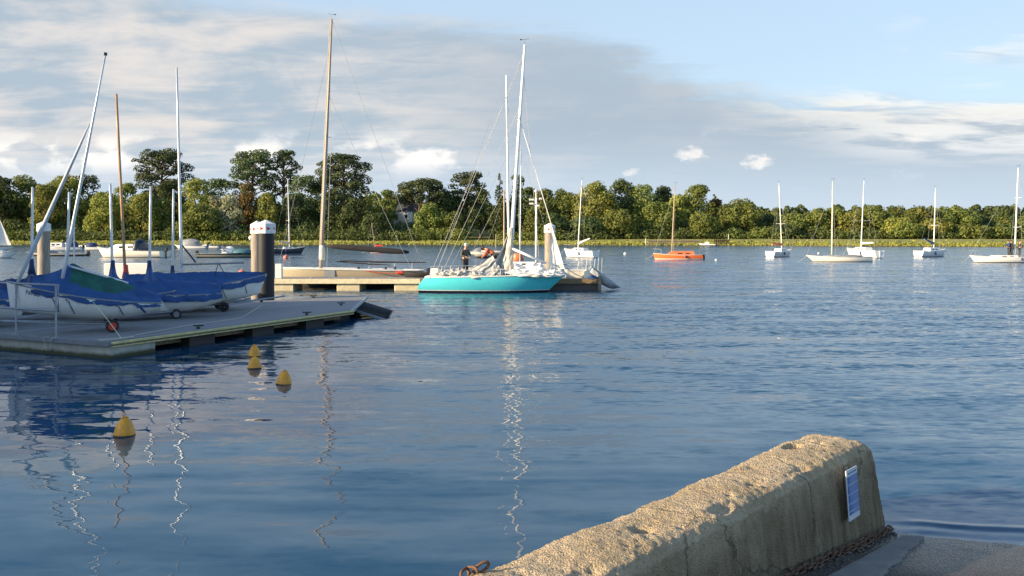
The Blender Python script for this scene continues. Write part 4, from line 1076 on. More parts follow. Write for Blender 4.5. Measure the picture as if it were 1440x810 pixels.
# ---------------------------------------------------------------- mooring piles
def pile(label, px, Y, r, topy, body, n=8, logo=True, bot=-1.0):
    zt = EYE+(HOR-topy)/FPX*Y; x = (px-720)/FPX*Y
    t = thing('mooring_pile', label, 'pile', (x, Y, 0), R(12), 'white capped mooring piles')
    MB().lathe([(r, bot), (r, zt-.42)], n=28).build('post', body, t, smooth='auto')
    cp = MB(); k = r*1.15; cp.lathe([(k, zt-.56), (k, zt-.16), (.02, zt)], n=n)
    cp = cp.build('cap', M['capwhite'], t)
    if logo:
        for j in range(n):
            a = 2*pi*(j+.5)/n; ap = k*cos(pi/n)+.006; c = Vector((ap*cos(a), ap*sin(a), zt-.36)); tx = Vector((-sin(a), cos(a), 0)); zz_ = Vector((0, 0, 1))
            w_ = r*.24; q = MB(); q.add([c-tx*w_+zz_*.07, c-tx*w_-zz_*.07, c+tx*w_], [(0, 1, 2)]); q.build('burgee', M['red'], cp)
            q = MB(); nn = Vector((cos(a), sin(a), 0))*.003; q.add([c-tx*w_*.55+zz_*.018+nn, c-tx*w_*.55-zz_*.018+nn, c+tx*w_*.1+nn], [(0, 1, 2)]); q.build('burgee_mark', M['bluedk'], cp)
    return t
pile('dark sleeved mooring pile, the bigger and nearer of the pair behind the pontoon', 374, 36.4, .335, 309, M['pilewrap'])
pile('bare sunlit mooring pile half hidden behind the dark sleeved one', 361.5, 38.6, .25, 310.5, M['pilesteel'])
pile('brown weathered mooring pile behind the covered dinghies at far left', 61.5, 49, .32, 311, M['pilesteel'], logo=False)
pile('brown weathered mooring pile by the bow of the turquoise yacht', 773, 50.9, .29, 313.5, M['pilesteel'])

# ---------------------------------------------------------------- far pontoon
py_ = 48.0; dz_ = .64
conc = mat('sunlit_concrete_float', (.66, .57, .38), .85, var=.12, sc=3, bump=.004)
plank = mat('grey_deck_boards', (.30, .285, .26), .8, var=.18, sc=3, stretch=(1, 8, 1), bump=.004)
def far_pontoon(label, xa, xb, gaps, fmat, bmat):
    t = thing('pontoon', label, 'pontoon', (0, 0, 0))
    MB().box(((xa+xb)/2, py_+1.15, dz_-.035), (xb-xa, 2.3, .07)).build('deck', plank, t)
    MB().box(((xa+xb)/2, py_-.01, dz_-.13), (xb-xa, .10, .26)).build('edge_beam', bmat, t)
    MB().box(((xa+xb)/2, py_+2.25, dz_-.13), (xb-xa, .10, .26)).build('edge_beam', bmat, t)
    x = xa
    for (a, b) in gaps+[(xb, xb)]:
        if a-x > .1: MB().box(((x+a)/2, py_+1.12, .10), (a-x-.02, 2.1, .62), ch=.03).build('float', fmat, t)
        x = b
    return t
X_ = lambda px: (px-720)/FPX*py_
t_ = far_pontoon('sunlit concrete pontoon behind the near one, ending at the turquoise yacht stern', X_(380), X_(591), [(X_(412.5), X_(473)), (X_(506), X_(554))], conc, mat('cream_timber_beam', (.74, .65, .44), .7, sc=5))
for px in (436, 496, 548):
    k = MB(); x = X_(px); k.box((x, py_+.15, dz_+.03), (.10, .06, .06)); k.tube((x-.13, py_+.15, dz_+.08), (x+.13, py_+.15, dz_+.08), .02, .02, 6); k.build('cleat', M['steel'], t_)
t_ = far_pontoon('dark timber pontoon carrying on beyond the turquoise yacht bow', X_(591.5), X_(846), [], mat('dark_concrete', (.11, .095, .08), .8, sc=4), mat('brown_timber_beam', (.24, .17, .09), .8, sc=5))  # right stretch: darker float and beam colours
MB().box((X_(843), py_-.1, .35), (.16, .14, .9)).build('fender_post', M['tanwood'], t_)
o = MB().box((X_(390), py_+.4, dz_+.40), (.34, .34, .80), ch=.02).build('locker', M['white']); tag(o, 'white upright pontoon locker just right of the dark mooring pile', 'locker')
# things on the right hand end: sail bag, handrails, upturned dinghy
b_ = thing('deck_box', 'long cream dock box on the pontoon beyond the turquoise bow', 'box', (X_(812), py_+.9, dz_))
MB().box((0, 0, .20), (1.15, .7, .4), ch=.04).build('box', M['deck'], b_); MB().box((0, 0, .43), (1.2, .75, .06), ch=.02).build('lid', M['white'], b_)
h_ = heap((0, 0, 0), (.9, .7, .42), M['deck'], None, 'sail_bag', 11, 14, .25); h_.location = (X_(832), py_+.5, dz_); tag(h_, 'lumpy cream sail bag at the right end of the pontoon', 'bag')
h_ = heap((0, 0, 0), (1.1, .7, .30), M['blue'], None, 'blue_bag', 15, 12, .25); h_.location = (X_(836), py_+.12, dz_-.02); tag(h_, 'small dark blue bundle on the pontoon edge by the cream bag', 'bag')
h_.scale = (.6, .5, .6)
lr = thing('boarding_rails', 'pair of thin white boarding handrails at the right end of the pontoon', 'handrail', (X_(832), py_+1.6, dz_))
for dx_ in (-.55, -.1, .35, .55):
    MB().path([(dx_-.14, 0, 0), (dx_, 0, 1.05), (dx_+.18, 0, 1.1), (dx_+.16, 0, .1)], .018, 6).build('hoop', M['steel'], lr)
ud = thing('upturned_dinghy', 'pale grey dinghy tipped on its side at the end of the pontoon', 'dinghy', (X_(853), py_+.5, .10), R(8))
sh = hull_shape(1.95, 1.0, .22, .22, .26, .22, stern=.75, rake=.3)
hh = make_hull(sh, mat('pale_grey_plastic', (.50, .54, .56), .4), ud); dk = make_deck(sh, M['grey'], ud, camber=0, drop=.1)
for o in (hh, dk): o.rotation_euler = (R(12), R(36), 0); o.location = (-.1, 0, .40)
# slender camera pole
cp = thing('camera_pole', 'slender white pole topped with cameras and lights on the pontoon', 'pole', (X_(754)*1.04, py_+1.9, dz_))
D_ = py_+1.9; zt = EYE+(HOR-278)/FPX*D_-dz_
MB().tube((0, 0, 0), (0, 0, zt), .065, .055, 10).build('post', M['whitespar'], cp, smooth=True)
for (a, zz_, s_) in ((2.9, -.15, .26), (3.3, -.38, .24), (0.2, -.1, .18), (5.2, -.5, .16)):
    q = MB(); q.tube((0, 0, zt+zz_), (.20*cos(a), .20*sin(a), zt+zz_+.02), .02, .02, 6); q.box((.26*cos(a), .26*sin(a)-.02, zt+zz_+.04), (s_, .11, .11), ch=.02); q.build('camera', M['whitedk'], cp)
q = MB(); q.tube((0, 0, zt-.1), (0, 0, zt+.35), .04, .04, 8); q.ball((0, 0, zt+.38), .11, 12); q.build('lamp_head', M['whitedk'], cp, smooth=True)

# ---------------------------------------------------------------- yacht with the tall wooden mast
Yk = 51.4; kx = lambda px: (px-720)/FPX*Yk
xc = (kx(391)+kx(597))/2; Lk = kx(597)-kx(391)
ky = thing('keelboat', 'long low khaki sided keelboat with a tall silvery wooden mast behind the concrete pontoon', 'yacht', (xc, Yk, 0), R(180), 'large yachts at the pontoon')
shk = hull_shape(Lk, 1.9, .95, 1.02, 1.12, .35, stern=.45, rake=.25, bowp=3.4); make_hull(shk, M['khaki'], ky)
make_deck(shk, M['white'], ky); make_rail(shk, .045, M['whitedk'], ky)
lx = lambda px: -(kx(px)-xc)                          # local x (bow points left)
mb_ = Vector((lx(451), 0, 1.0)); mt_ = Vector((lx(466.5), 0, EYE+(HOR-27)/FPX*Yk))
mo = make_mast(ky, mb_, mt_, .115, .055, M['woodmast'], ((.53, .7),))
MB().lathe([(.14, 0), (.17, .1), (.17, .7), (.13, .85)], (lx(453), 0, 1.55), 12).build('mast_coat', M['deck'], ky, smooth=True)
b0 = Vector((lx(458), 0, 2.34)); b1 = Vector((lx(575), 0, 1.98))
bo = MB().tube(b0, b1, .05, .045, 8).build('boom', M['woodlt'], ky)
MB().path([b0.lerp(b1, k/10)+Vector((0, 0, .02)) for k in range(11)], [.06, .11, .14, .15, .15, .16, .16, .17, .17, .14, .08], 10).build('boom_cover', M['blackcloth'], bo, smooth=True)
MB().path([(lx(472), -.4, 1.45), (lx(520), -.4, 1.30), (lx(548), -.4, 1.25)], [.03, .045, .02], 6).build('whisker_pole', M['blackcloth'], ky)
MB().path([(lx(480), .3, 1.52), (lx(535), .3, 1.44), (lx(600), .3, 1.42)], [.03, .06, .03], 6).build('spinnaker_pole', M['blackcloth'], ky)
for px in (487, 517, 553, 578): MB().tube((lx(px), -.55, 1.0), (lx(px), -.55, 1.45), .015, .015, 5).build('stanchion', M['steel'], ky)
for px in (505, 543, 556): MB().lathe([(.06, 0), (.07, .05), (.05, .16)], (lx(px), .2, 1.02), 10).build('winch', M['black'], ky)
side = -1  # the pontoon side is -Y in the world, +Y in the boat's frame
MB().box((lx(468), .948, .80), (.62, .03, .40)).build('dark_panel', M['grey'], ky)
MB().box((lx(568), .70, .86), (.62, .30, .16), ch=.03).build('red_bag', M['red'], ky)
MB().path([(lx(515), .96, 1.0), (lx(535), .99, .86), (lx(560), .97, .80)], .018, 6).build('red_rope', M['red'], ky)
wire(mb_.lerp(mt_, .90), (lx(391), 0, 1.12), ky, 'forestay', .010); wire(mt_, (lx(596), 0, .98), ky, 'backstay', .010)
wire(mb_.lerp(mt_, .70), (lx(580), .4, 1.0), ky, 'runner', .010); 
q = mb_.lerp(mt_, .53); lateral(ky, lx(455), .9, 1.0, mb_.lerp(mt_, .80), 1, (q.x, .7, q.z))
MB().path([mb_+Vector((.10, 0, .6)), mb_.lerp(mt_, .98)+Vector((.10, 0, 0))], .02, 5).build('halyard', M['rope'], ky)
# outboard tender at its stern
tn = thing('tender', 'small black outboard tender between the keelboat and the turquoise stern', 'tender', (kx(590), 49.6, .64), R(170))
sh = hull_shape(1.7, .8, .28, .26, .34, .1, stern=.8, rake=.2); make_hull(sh, M['black'], tn); q = MB(); q.box((-.75, 0, .32), (.30, .24, .36), ch=.06); q.box((-.75, 0, .05), (.1, .08, .5)); q.build('outboard', M['navy'], tn)
tn.location.z = .66

# ---------------------------------------------------------------- turquoise yacht
Yt = 46.75; tx = lambda px, Y=Yt: (px-720)/FPX*Y
La = tx(797)-tx(590); xc = (tx(797)+tx(590))/2
ty = thing('racing_yacht', 'turquoise racing yacht with heaps of lowered white sails moored at the pontoon', 'yacht', (xc, Yt, 0), R(0), 'large yachts at the pontoon')
turq = bandmat('turquoise_topside', [(-1, (.012, .014, .03)), (.12, (.75, .80, .78)), (.16, (.09, .64, .72))], .22, var=.09, coat=.5)
sht = hull_shape(La, 2.25, .82, .87, .99, .40, stern=.55, rake=1.15, srake=.0, full=.42, bowp=2.5)
def tfn():
    f0, n, m = sht
    def f(t, s):
        p = f0(t, s); 
        k = max(0, .16-t)/.16; zr = max(0, min(1, (p.z)/.75))
        p.x += -.0+(-.10*k*sin(pi*zr)); p.x += .34*k*zr*zr
        return p
    return (f, 30, 12)
sht = tfn(); make_hull(sht, turq, ty); make_deck(sht, M['deck'], ty, camber=.06); make_rail(sht, .035, M['white'], ty)
l = lambda px: tx(px)-xc
zpt = lambda py, Y=Yt: EYE-(py-HOR)/FPX*Y
cabin_block(ty, l(700), l(770), 1.25, .80, .30, M['white'], True, slope=.5)
mb_ = Vector((l(716), 0, .8)); mt_ = Vector((l(738), 0, zpt(63)))
mo = make_mast(ty, mb_, mt_, .115, .065, M['whitespar'], ((.37, .62), (.68, .55)))
wire(mt_.lerp(mb_, .05), (l(603), 0, .75), ty, 'backstay', .009)
wire(mb_.lerp(mt_, .74), (l(618), .7, .80), ty, 'runner', .009); wire(mb_.lerp(mt_, .62), (l(628), -.6, .80), ty, 'runner', .009)
wire(mb_.lerp(mt_, .97), (l(612), -.5, .8), ty, 'topping_lift', .010)
fs0 = Vector((l(796), 0, .96)); fs1 = mb_.lerp(mt_, .68); wire(fs0, fs1, ty, 'forestay', .022, M['whitespar'])
q = mb_.lerp(mt_, .37); lateral(ty, l(714), 1.05, .82, mb_.lerp(mt_, .74), 1, (q.x, .62, q.z))
wire((l(760), 0, .9), mb_.lerp(mt_, .9), ty, 'halyard', .010, M['rope'])
# boom pole sloping forward, sail bundled against the mast, pale triangle of jib on the forestay
MB().tube((l(719), -.25, zpt(349)), (l(768), -.15, zpt(370)), .07, .06, 10).build('spinnaker_pole', M['whitespar'], ty, smooth=True)
def msail(a, b):   # a up the mast, b across towards the stern
    top = Vector((l(719), 0, zpt(318))); foot = Vector((l(716), -.1, .95)); leech = Vector((l(690), -.35, .95))
    m0 = foot.lerp(top, a); m1 = leech.lerp(top, a)
    p = m0.lerp(m1, b); p.y += .16*sin(b*pi*3.2+a*2.5)*(1-a*.6); return p
cloth(msail, 40, 26, M['saildk'], ty, 'mainsail', .035, 2.6)
mb2 = MB()
def bund(a, b):
    c = Vector((lerp(l(714.5), l(718.5), a), -.12, lerp(.95, zpt(320), a))); r = .26*(1-a)**.7+.05; th = b*2*pi
    r *= 1+.35*noise.noise(Vector((cos(th)*1.6, sin(th)*1.6, a*4.5)))+.18*noise.noise(Vector((cos(th)*4, sin(th)*4, a*9)))
    return c+Vector((cos(th)*r, sin(th)*r, 0))
mb2.grid(bund, 44, 26); mb2.build('bundled_sail', mat('cream_sailcloth', (.66, .61, .50), .8, var=.12, sc=5), ty, smooth=True)
def jib(a, b):
    A = fs0.lerp(fs1, .035); T = fs0.lerp(fs1, .305); Cw = Vector((l(771), .15, 1.1))
    p = A.lerp(T, a); p = p.lerp(Cw.lerp(T, a), b); p.y += .14*sin(pi*b)*(1-a)+.03*sin(b*18)*(1-a); return p
cloth(jib, 24, 18, M['sailw'], ty, 'jib', .018, 2.5)
for (px0, px1, z, h, w_, m_, sd) in ((608, 640, .76, .34, 1.2, 'sail', 1), (628, 662, .76, .42, 1.3, 'sail', 2), (655, 690, .76, .40, 1.2, 'saildk', 3), (682, 712, .78, .55, 1.0, 'sail', 4),
                                 (712, 748, .90, .30, 1.0, 'sailw', 5), (738, 768, .98, .50, .7, 'sailw', 10), (756, 792, .90, .26, .8, 'sailw', 7), (640, 700, .78, .20, 1.5, 'deck', 8), (716, 786, .86, .17, 1.6, 'sailw', 9)):
    heap(((l(px0)+l(px1))/2, -.25, z), (l(px1)-l(px0), w_, h), M[m_], ty, 'sail_heap', sd*3.7, 30, .62)
def slope(a, b):   # cloth being hauled up from the deck towards the bending person
    p0 = Vector((l(640), -.5, .95)); p1 = Vector((l(692), -.2, zpt(358))); q0 = Vector((l(662), -.7, .86)); q1 = Vector((l(697), -.4, zpt(366)))
    p = p0.lerp(p1, a).lerp(q0.lerp(q1, a), b); p.z += -.16*sin(pi*a)+.07*sin(b*9)*(1-a*.4); p.y += .08*sin(b*12); return p
cloth(slope, 34, 22, M['sail'], ty, 'hauled_sail', .03, 3.)
def slope2(a, b):
    p0 = Vector((l(655), -.6, .84)); p1 = Vector((l(694), -.35, zpt(362))); q0 = Vector((l(690), -.7, .84)); q1 = Vector((l(698), -.5, zpt(372)))
    p = p0.lerp(p1, a).lerp(q0.lerp(q1, a), b); p.z += .05*sin(b*11)-.08*sin(pi*a); return p
cloth(slope2, 30, 20, M['saildk'], ty, 'hauled_sail', .03, 3.4)
# stern gear and guard rails
MB().box((l(612.5), -.2, 1.02), (.42, .5, .50), ch=.04).build('stern_locker', M['white'], ty)
r1 = MB(); r1.path([(l(606), -.75, .78), (l(608), -.75, 1.38), (l(645), -.95, 1.42), (l(688), -1.05, 1.42), (l(688), -1.05, .84)], .016, 6)
for px in (622, 634, 645, 665): r1.tube((l(px), -.9, .8), (l(px)+.06, -.9, 1.42), .014, .014, 6)
r1.build('guard_rail', M['steel'], ty)
r1 = MB(); r1.path([(l(690), -1.0, .84), (l(690), -1.0, 1.25), (l(718), -1.0, 1.25), (l(718), -1.0, .86)], .016, 6); r1.tube((l(704), -1, .84), (l(704), -1, 1.25), .012, .012, 6)
r1.build('guard_rail', M['whitespar'], ty)
r1 = MB(); r1.path([(l(770), -.5, .9), (l(775), -.5, 1.4), (l(795), 0, 1.46), (l(775), .5, 1.4), (l(770), .5, .9)], .016, 6); r1.tube((l(789), -.2, .93), (l(789), -.2, 1.42), .014, .014, 6); r1.build('pulpit', M['steel'], ty)
for px in (697, 704, 709): MB().box((l(px), -.7, .92), (.07, .07, .22), ch=.01).build('winch', M['navy'], ty)
wire((l(796), 0, 1.3), (tx(822, 48.5)-xc, 1.75, .68), ty, 'mooring_line', .02, M['grey'], .08)
rd = MB().box((l(601), 0, -.02), (.5, .05, .22)).build('rudder', M['navy'], ty)
# the two people on its deck
mz = zpt(343)-1.74
person('white haired man in an olive jacket standing on the turquoise yacht deck', (tx(654), Yt-.1, mz), R(215), STAND, M['jacket'], M['trousers'], M['hairw'], 'crew of the turquoise yacht')
person('person in an orange jacket bending over the sails of the turquoise yacht', (tx(693), Yt+.1, zpt(346)-1.26), R(75), BEND, M['orangecloth'], M['trousers'], M['hairb'], 'crew of the turquoise yacht')

# the yachts moored behind it
def behind(label, Y, pxm, topx, topy, Lb, mt, r, px0, fb=.9, hm=None, spr=((.45, .7),), fore=True, group='large yachts at the pontoon', top2=None):
    x = (px0-720)/FPX*Y; t = thing('moored_yacht', label, 'yacht', (x, Y, 0), 0, group)
    sh = hull_shape(Lb, 2.1, fb*.95, fb, fb*1.15, .3, stern=.6, rake=.5); make_hull(sh, hm or whull, t); make_deck(sh, M['deck'], t); make_rail(sh, .03, M['whitedk'], t)
    cabin_block(t, -Lb*.2, Lb*.22, 1.2, fb*.97, .3)
    b = Vector(((pxm-px0)/FPX*Y, 0, fb)); tp = Vector(((topx-px0)/FPX*Y, 0, EYE+(HOR-topy)/FPX*Y))
    make_mast(t, b, tp, r, r*.6, mt, spr, mast_head=False)
    q = b.lerp(tp, spr[0][0]) if spr else b
    lateral(t, b.x, .95, fb, b.lerp(tp, .95), 1, (q.x, spr[0][1], q.z) if spr else None)
    if fore: wire((Lb/2-.1, 0, fb*1.1), b.lerp(tp, .85), t, 'forestay', .007)
    wire((-Lb/2+.1, 0, fb), tp, t, 'backstay', .008)
    MB().tube(b+Vector((-.1, 0, .9)), b+Vector((-2.6, 0, 1.0)), .07, .05, 8).build('boom', M['sail'], t, smooth=True)
behind('white yacht behind the turquoise one, with the second tall white mast', 53.2, 716, 712, 106, 7.4, M['whitespar'], .085, 700)
behind('white yacht with a short buff mast, hidden behind the turquoise yacht', 56.5, 709, 709, 267, 5.6, M['woodlt'], .07, 712, spr=(), fore=False)
behind('white yacht showing thin crossed spreaders between mast and camera pole', 60, 731, 733, 205, 6.0, M['alu'], .05, 735, spr=((.42, .9),), fore=False)

# ---------------------------------------------------------------- near pontoon
u_ = Vector((.43, .903)).normalized(); v_ = Vector((-u_.y, u_.x)); A0 = Vector((-9.9, 21.9)); ZD = .42
def pp2(al, pe): p = A0+u_*al+v_*pe; return (p.x, p.y)
np_ = thing('pontoon', 'near pontoon with grey boards and a yellow edge, stacked with covered dinghies', 'pontoon', (0, 0, 0))
boards = bpy.data.materials.new('worn_deck_boards'); boards.use_nodes = True
g = NT(boards.node_tree); P_ = g.new('ShaderNodeTexCoord').outputs['Object']; pr3 = g.scale(P_, (1, 1, 1), rot=(0, 0, -math.atan2(u_.y, u_.x)))
bx, by, bz = g.xyz(pr3); k_ = g.m('MULTIPLY', by, 7.0); fr = g.m('FRACT', k_); fl = g.m('FLOOR', k_)
gap = g.m('MULTIPLY', g.ss(fr, 0, .13), g.ss(fr, 1, .87)); wn = g.new('ShaderNodeTexWhiteNoise', noise_dimensions='1D'); g.l.new(fl, wn.inputs['W'])
gn_ = g.noise(g.scale(pr3, (1, 9, 1)), 2.5, 7, .65).outputs['Fac']
cc = g.mix(g.m('MULTIPLY_ADD', wn.outputs[0], .5, g.m('MULTIPLY', gn_, .5)), (.18, .185, .195), (.30, .305, .31)); cc = g.mix(gap, (.03, .03, .03), cc)
g.l.new(cc, g.n['Principled BSDF'].inputs['Base Color']); g.n['Principled BSDF'].inputs['Roughness'].default_value = .7
bb = g.new('ShaderNodeBump'); bb.inputs['Distance'].default_value = .006; g.l.new(g.m('ADD', gap, gn_), bb.inputs['Height']); g.l.new(bb.outputs[0], g.n['Principled BSDF'].inputs['Normal'])
deck_poly = [pp2(0.06, 0.06), pp2(10.1, .06), pp2(16.2, 3.6), pp2(16.0, 4.8), pp2(12.5, 5.6), pp2(8, 8.5), pp2(5, 14), pp2(.06, 14)]
MB().prism(deck_poly, ZD-.10, ZD).build('deck', boards, np_)
yel = mat('faded_yellow_edge', (.62, .56, .26), .7, var=.15, sc=6)
def bar_(a, b, z, w, h, m_, nm, off=0.):
    a = Vector(a); b = Vector(b); d = (b-a); q = MB(); rot = Matrix.Rotation(math.atan2(d.y, d.x), 3, 'Z'); c = (a+b)/2; n_ = Vector((d.y, -d.x)).normalized()*off
    q.box((c.x+n_.x, c.y+n_.y, z), (d.length, w, h), rot=rot, ch=.008); return q.build(nm, m_, np_)
bar_(pp2(.02, 0), pp2(10.1, 0), ZD-.035, .10, .055, yel, 'yellow_edge', .02); bar_(pp2(.02, 0), pp2(10.1, 0), ZD-.125, .06, .03, yel, 'yellow_edge', .03)
bar_(pp2(.02, 0), pp2(10.1, 0), ZD-.085, .05, .06, M['tanwood'], 'edge_board', .0)
bar_(pp2(10.1, .05), pp2(16.2, 3.6), ZD-.06, .08, .13, M['steel'], 'end_board'); bar_(pp2(16.2, 3.6), pp2(16.0, 4.8), ZD-.06, .08, .13, M['steel'], 'end_board')
bar_(pp2(0, 0), pp2(0, 14), ZD-.05, .14, .12, mat('blue_grey_timber', (.20, .22, .25), .75, sc=5), 'front_kerb', -.03)
cf = mat('algae_stained_concrete', (.40, .40, .35), .85, var=.16, sc=2.5, bump=.004)
m_ = cf; g = NT(m_.node_tree); p = g.n['Principled BSDF']; z = g.xyz(g.new('ShaderNodeTexCoord').outputs['Object'])[2]; lk_ = p.inputs['Base Color'].links[0].from_socket
nz_ = g.noise(g.new('ShaderNodeTexCoord').outputs['Object'], 3, 6, .6).outputs['Fac']
g.l.new(g.mix(g.ss(g.m('ADD', z, g.m('MULTIPLY', g.m('SUBTRACT', nz_, .5), .14)), .16, .05), lk_, (.045, .05, .02)), p.inputs['Base Color'])
fl_ = [pp2(0, 0), pp2(1.4, 0), pp2(1.4, 14), pp2(0, 14)]
q = MB(); q.prism(fl_, -.5, ZD-.11); q.build('concrete_float', cf, np_)
dk_ = mat('dark_float', (.035, .032, .03), .7, sc=4)
for a in (2.7, 5.2, 7.7, 10.1, 12.8, 14.8):
    pe0 = .12 if a < 9.2 else .25+(a+.9-10.1)*.60
    q = MB(); q.prism([pp2(a, pe0), pp2(a+1.0, pe0+.05), pp2(a+1.0, 4.4), pp2(a, 4.4)], -.4, ZD-.14); q.build('float', dk_, np_)
q = MB(); q.prism([pp2(1.4, .45), pp2(10.0, .45), pp2(10.0, .6), pp2(1.4, .6)], .10, ZD-.12); q.build('inner_beam', M['tanwood'], np_)
for a, pe in ((11.5, 5.3), (14.2, 4.9), (11.6, 1.6), (7.9, .25), (3.2, .3)):
    c = pp2(a, pe); k = MB(); k.box((c[0], c[1], ZD+.03), (.08, .08, .06)); k.tube((c[0]-.14, c[1], ZD+.09), (c[0]+.14, c[1]+.03, ZD+.09), .022, .022, 6); k.build('cleat', M['black'], np_)
# launching ramp at the end
ra = thing('launching_ramp', 'small hinged launching ramp dipping into the water at the pontoon end', 'ramp', (0, 0, 0))
r0 = pp2(11.3, .7); r1_ = pp2(14.2, 2.4); d0 = Vector(r0); d1 = Vector(r1_); e = Vector((1.35, -.22))
q = MB(); q.add([(d0.x, d0.y, ZD-.12), (d1.x, d1.y, ZD-.10), (d1.x+e.x*1.0, d1.y+e.y, -.06), (d0.x+e.x*.9, d0.y+e.y, -.06), (d0.x, d0.y, ZD-.20), (d1.x, d1.y, ZD-.18), (d1.x+e.x, d1.y+e.y, -.14), (d0.x+e.x*.9, d0.y+e.y, -.14)],
                [(0, 1, 2, 3), (7, 6, 5, 4), (0, 3, 7, 4), (1, 5, 6, 2), (3, 2, 6, 7), (0, 4, 5, 1)]); q.build('ramp_deck', mat('ribbed_grey_ramp', (.22, .26, .29), .6, sc=5), ra)
for k in range(9):
    a = d0.lerp(d1, k/8.); MB().tube((a.x, a.y, ZD-.09), (a.x+e.x*.95, a.y+e.y*.95, -.03), .022, .022, 5).build('rib', M['black'], ra)
# front hand rail
hr = thing('handrail', 'grey tubular handrail on the near corner of the pontoon at the left edge', 'railing', (0, 0, 0))
ha = Vector((at(82, 399, 22.6).x, 22.6)); hb_ = pp2(0.25, 8); hd = (Vector(hb_)-ha).normalized()
q = MB(); zt = 1.78; zl = 1.12
e1 = ha+hd*8
MB().path([(e1.x, e1.y, zt), (ha.x, ha.y, zt), (ha.x, ha.y, zl), (e1.x, e1.y, zl)], .028, 8).build('rail', M['steel'], hr, smooth=True)
for s_ in (.10, 1.75, 3.6, 5.5):
    a = ha+hd*s_; q = MB(); q.tube((a.x, a.y, ZD-.02), (a.x, a.y, zt), .026, .026, 8); q.box((a.x, a.y, ZD+.02), (.16, .16, .03)); q.build('post', M['steel'], hr)
# lines
def line_(label, pts, r=.011, m_=None):
    o = MB().path(pts, r, 6).build('rope', m_ or M['rope']); tag(o, label, 'rope', None)
line_('pale rope lashing the front dinghy down to the pontoon edge', [at(131, 425, 23.3), at(150, 448, 22.9), (pp2(.55, .25)[0], pp2(.55, .25)[1], ZD+.02)], .010, mat('yellowish_rope', (.6, .6, .42), .9))
line_('blue white rope coiled along the corner of the pontoon', [(*pp2(-.05, .35), ZD+.03), (*pp2(.1, .12), ZD+.05), (*pp2(.5, .1), ZD+.04), (*pp2(.9, .22), ZD+.03)], .022)
line_('thin white warp hanging over the concrete front of the pontoon', [(*pp2(.0, 1.9), ZD+.03), (*pp2(-.13, 1.95), ZD-.02), (*pp2(-.13, 2.0), .12), (*pp2(-.13, 2.15), .10), (*pp2(-.13, 2.25), ZD), (*pp2(.05, 2.3), ZD+.02)], .008)
line_('long pale rope lying along the pontoon boards', [(*pp2(1.2, .5), ZD+.02), (*pp2(3.5, 1.1), ZD+.02), (*pp2(6, 1.3), ZD+.02), (*pp2(7.4, 1.7), ZD+.3)], .012)

# ---------------------------------------------------------------- dinghies on trolleys
def wheel(parent, c, r, w, axis_rot, rimmat, nm='wheel'):
    o = MB().lathe([(r*.62, -w/2), (r*.9, -w/2), (r, -w*.3), (r, w*.3), (r*.9, w/2), (r*.62, w/2), (r*.62, -w/2)], n=22, axis='y').build(nm, M['black'], parent, smooth='auto')
    o.location = c; o.rotation_euler = (0, 0, axis_rot)
    q = MB(); q.lathe([(r*.60, -w*.35), (r*.62, -w*.4), (r*.62, w*.4), (r*.60, w*.35)], n=20, axis='y')
    q.lathe([(r*.16, -w*.5), (r*.16, w*.5)], n=10, axis='y')
    for k in range(5):
        a = 2*pi*k/5; q.tube((0, 0, 0), (r*.6*cos(a), 0, r*.6*sin(a)), r*.09, r*.12, 6)
    q.build('rim', rimmat, o)
    return o
def trolley(label, loc, rz, L, tilt, rim, wx, wid=1.15, tail=.5, r=.17):
    t = thing('launching_trolley', label, 'trolley', loc, rz, 'launching trolleys under the dinghies')
    f = MB(); z0 = r
    f.path([(wx, -wid/2, z0), (wx, wid/2, z0)], .02, 8)
    f.path([(wx-tail, 0, z0+.04-tilt*tail), (wx, 0, z0+.06), (L*.55, 0, z0+.10+tilt*L*.5), (L*.62, 0, z0+.14+tilt*L*.5)], .026, 8)
    f.path([(wx, -wid*.32, z0+.03), (L*.5, -.05, z0+.08+tilt*L*.5)], .02, 8); f.path([(wx, wid*.32, z0+.03), (L*.5, .05, z0+.08+tilt*L*.5)], .02, 8)
    for sg in (-1, 1): f.path([(wx, sg*wid*.25, z0), (wx, sg*wid*.42, z0+.20)], .018, 6)
    f.build('frame', M['steel'], t, smooth='auto')
    for sg in (-1, 1): wheel(t, (wx, sg*wid/2, r), r, .10, 0, rim)
    return t
def tent(parent, sh, ridge, mt_fn, skirt=.18, tr=(0., 1.), name='cover', seed=0., sag=.06, nU=40, nV=22, wide=1.03):
    """boat cover: hangs from the ridge line ridge(t) down over the gunwales; mt_fn splits it into materials"""
    f, _, _ = sh; mb = MB(); mats = mt_fn
    def fn(a, b):
        t = lerp(tr[0], tr[1], a); gq = f(t, 1); w_ = gq.y*wide; zr = ridge(t)
        k = (b-.5)*2; s_ = abs(k); sg = 1 if k >= 0 else -1
        if s_ < .75:
            q = s_/.75; y = w_*q; z = zr+(gq.z+.02-zr)*q-sag*sin(pi*q)
        else:
            q = (s_-.75)/.25; y = w_*(1+.02*sin(q*pi)); z = gq.z+.02-skirt*q*(1+.10*sin(t*23+seed)+.5*noise.noise(Vector((t*9, sg, seed))))
        d = .04*noise.noise(Vector((t*7+seed, k*3, 1)))+.03*noise.noise(Vector((t*21+seed+k*3, k*5, 2)))-.012*abs(sin(t*14+k*5+seed))
        return Vector((gq.x, sg*(y+d), z+d*1.3))
    mb.grid(fn, nU, nV)
    if len(mats) > 1:
        for i, fc_ in enumerate(mb.f):
            c = sum((Vector(mb.v[j]) for j in fc_), Vector())/4; mb.mi[i] = 1 if mats[2](c, f) else 0
        return mb.build(name, [mats[0], mats[1]], parent, smooth=True)
    return mb.build(name, [mats[0]], parent, smooth=True)

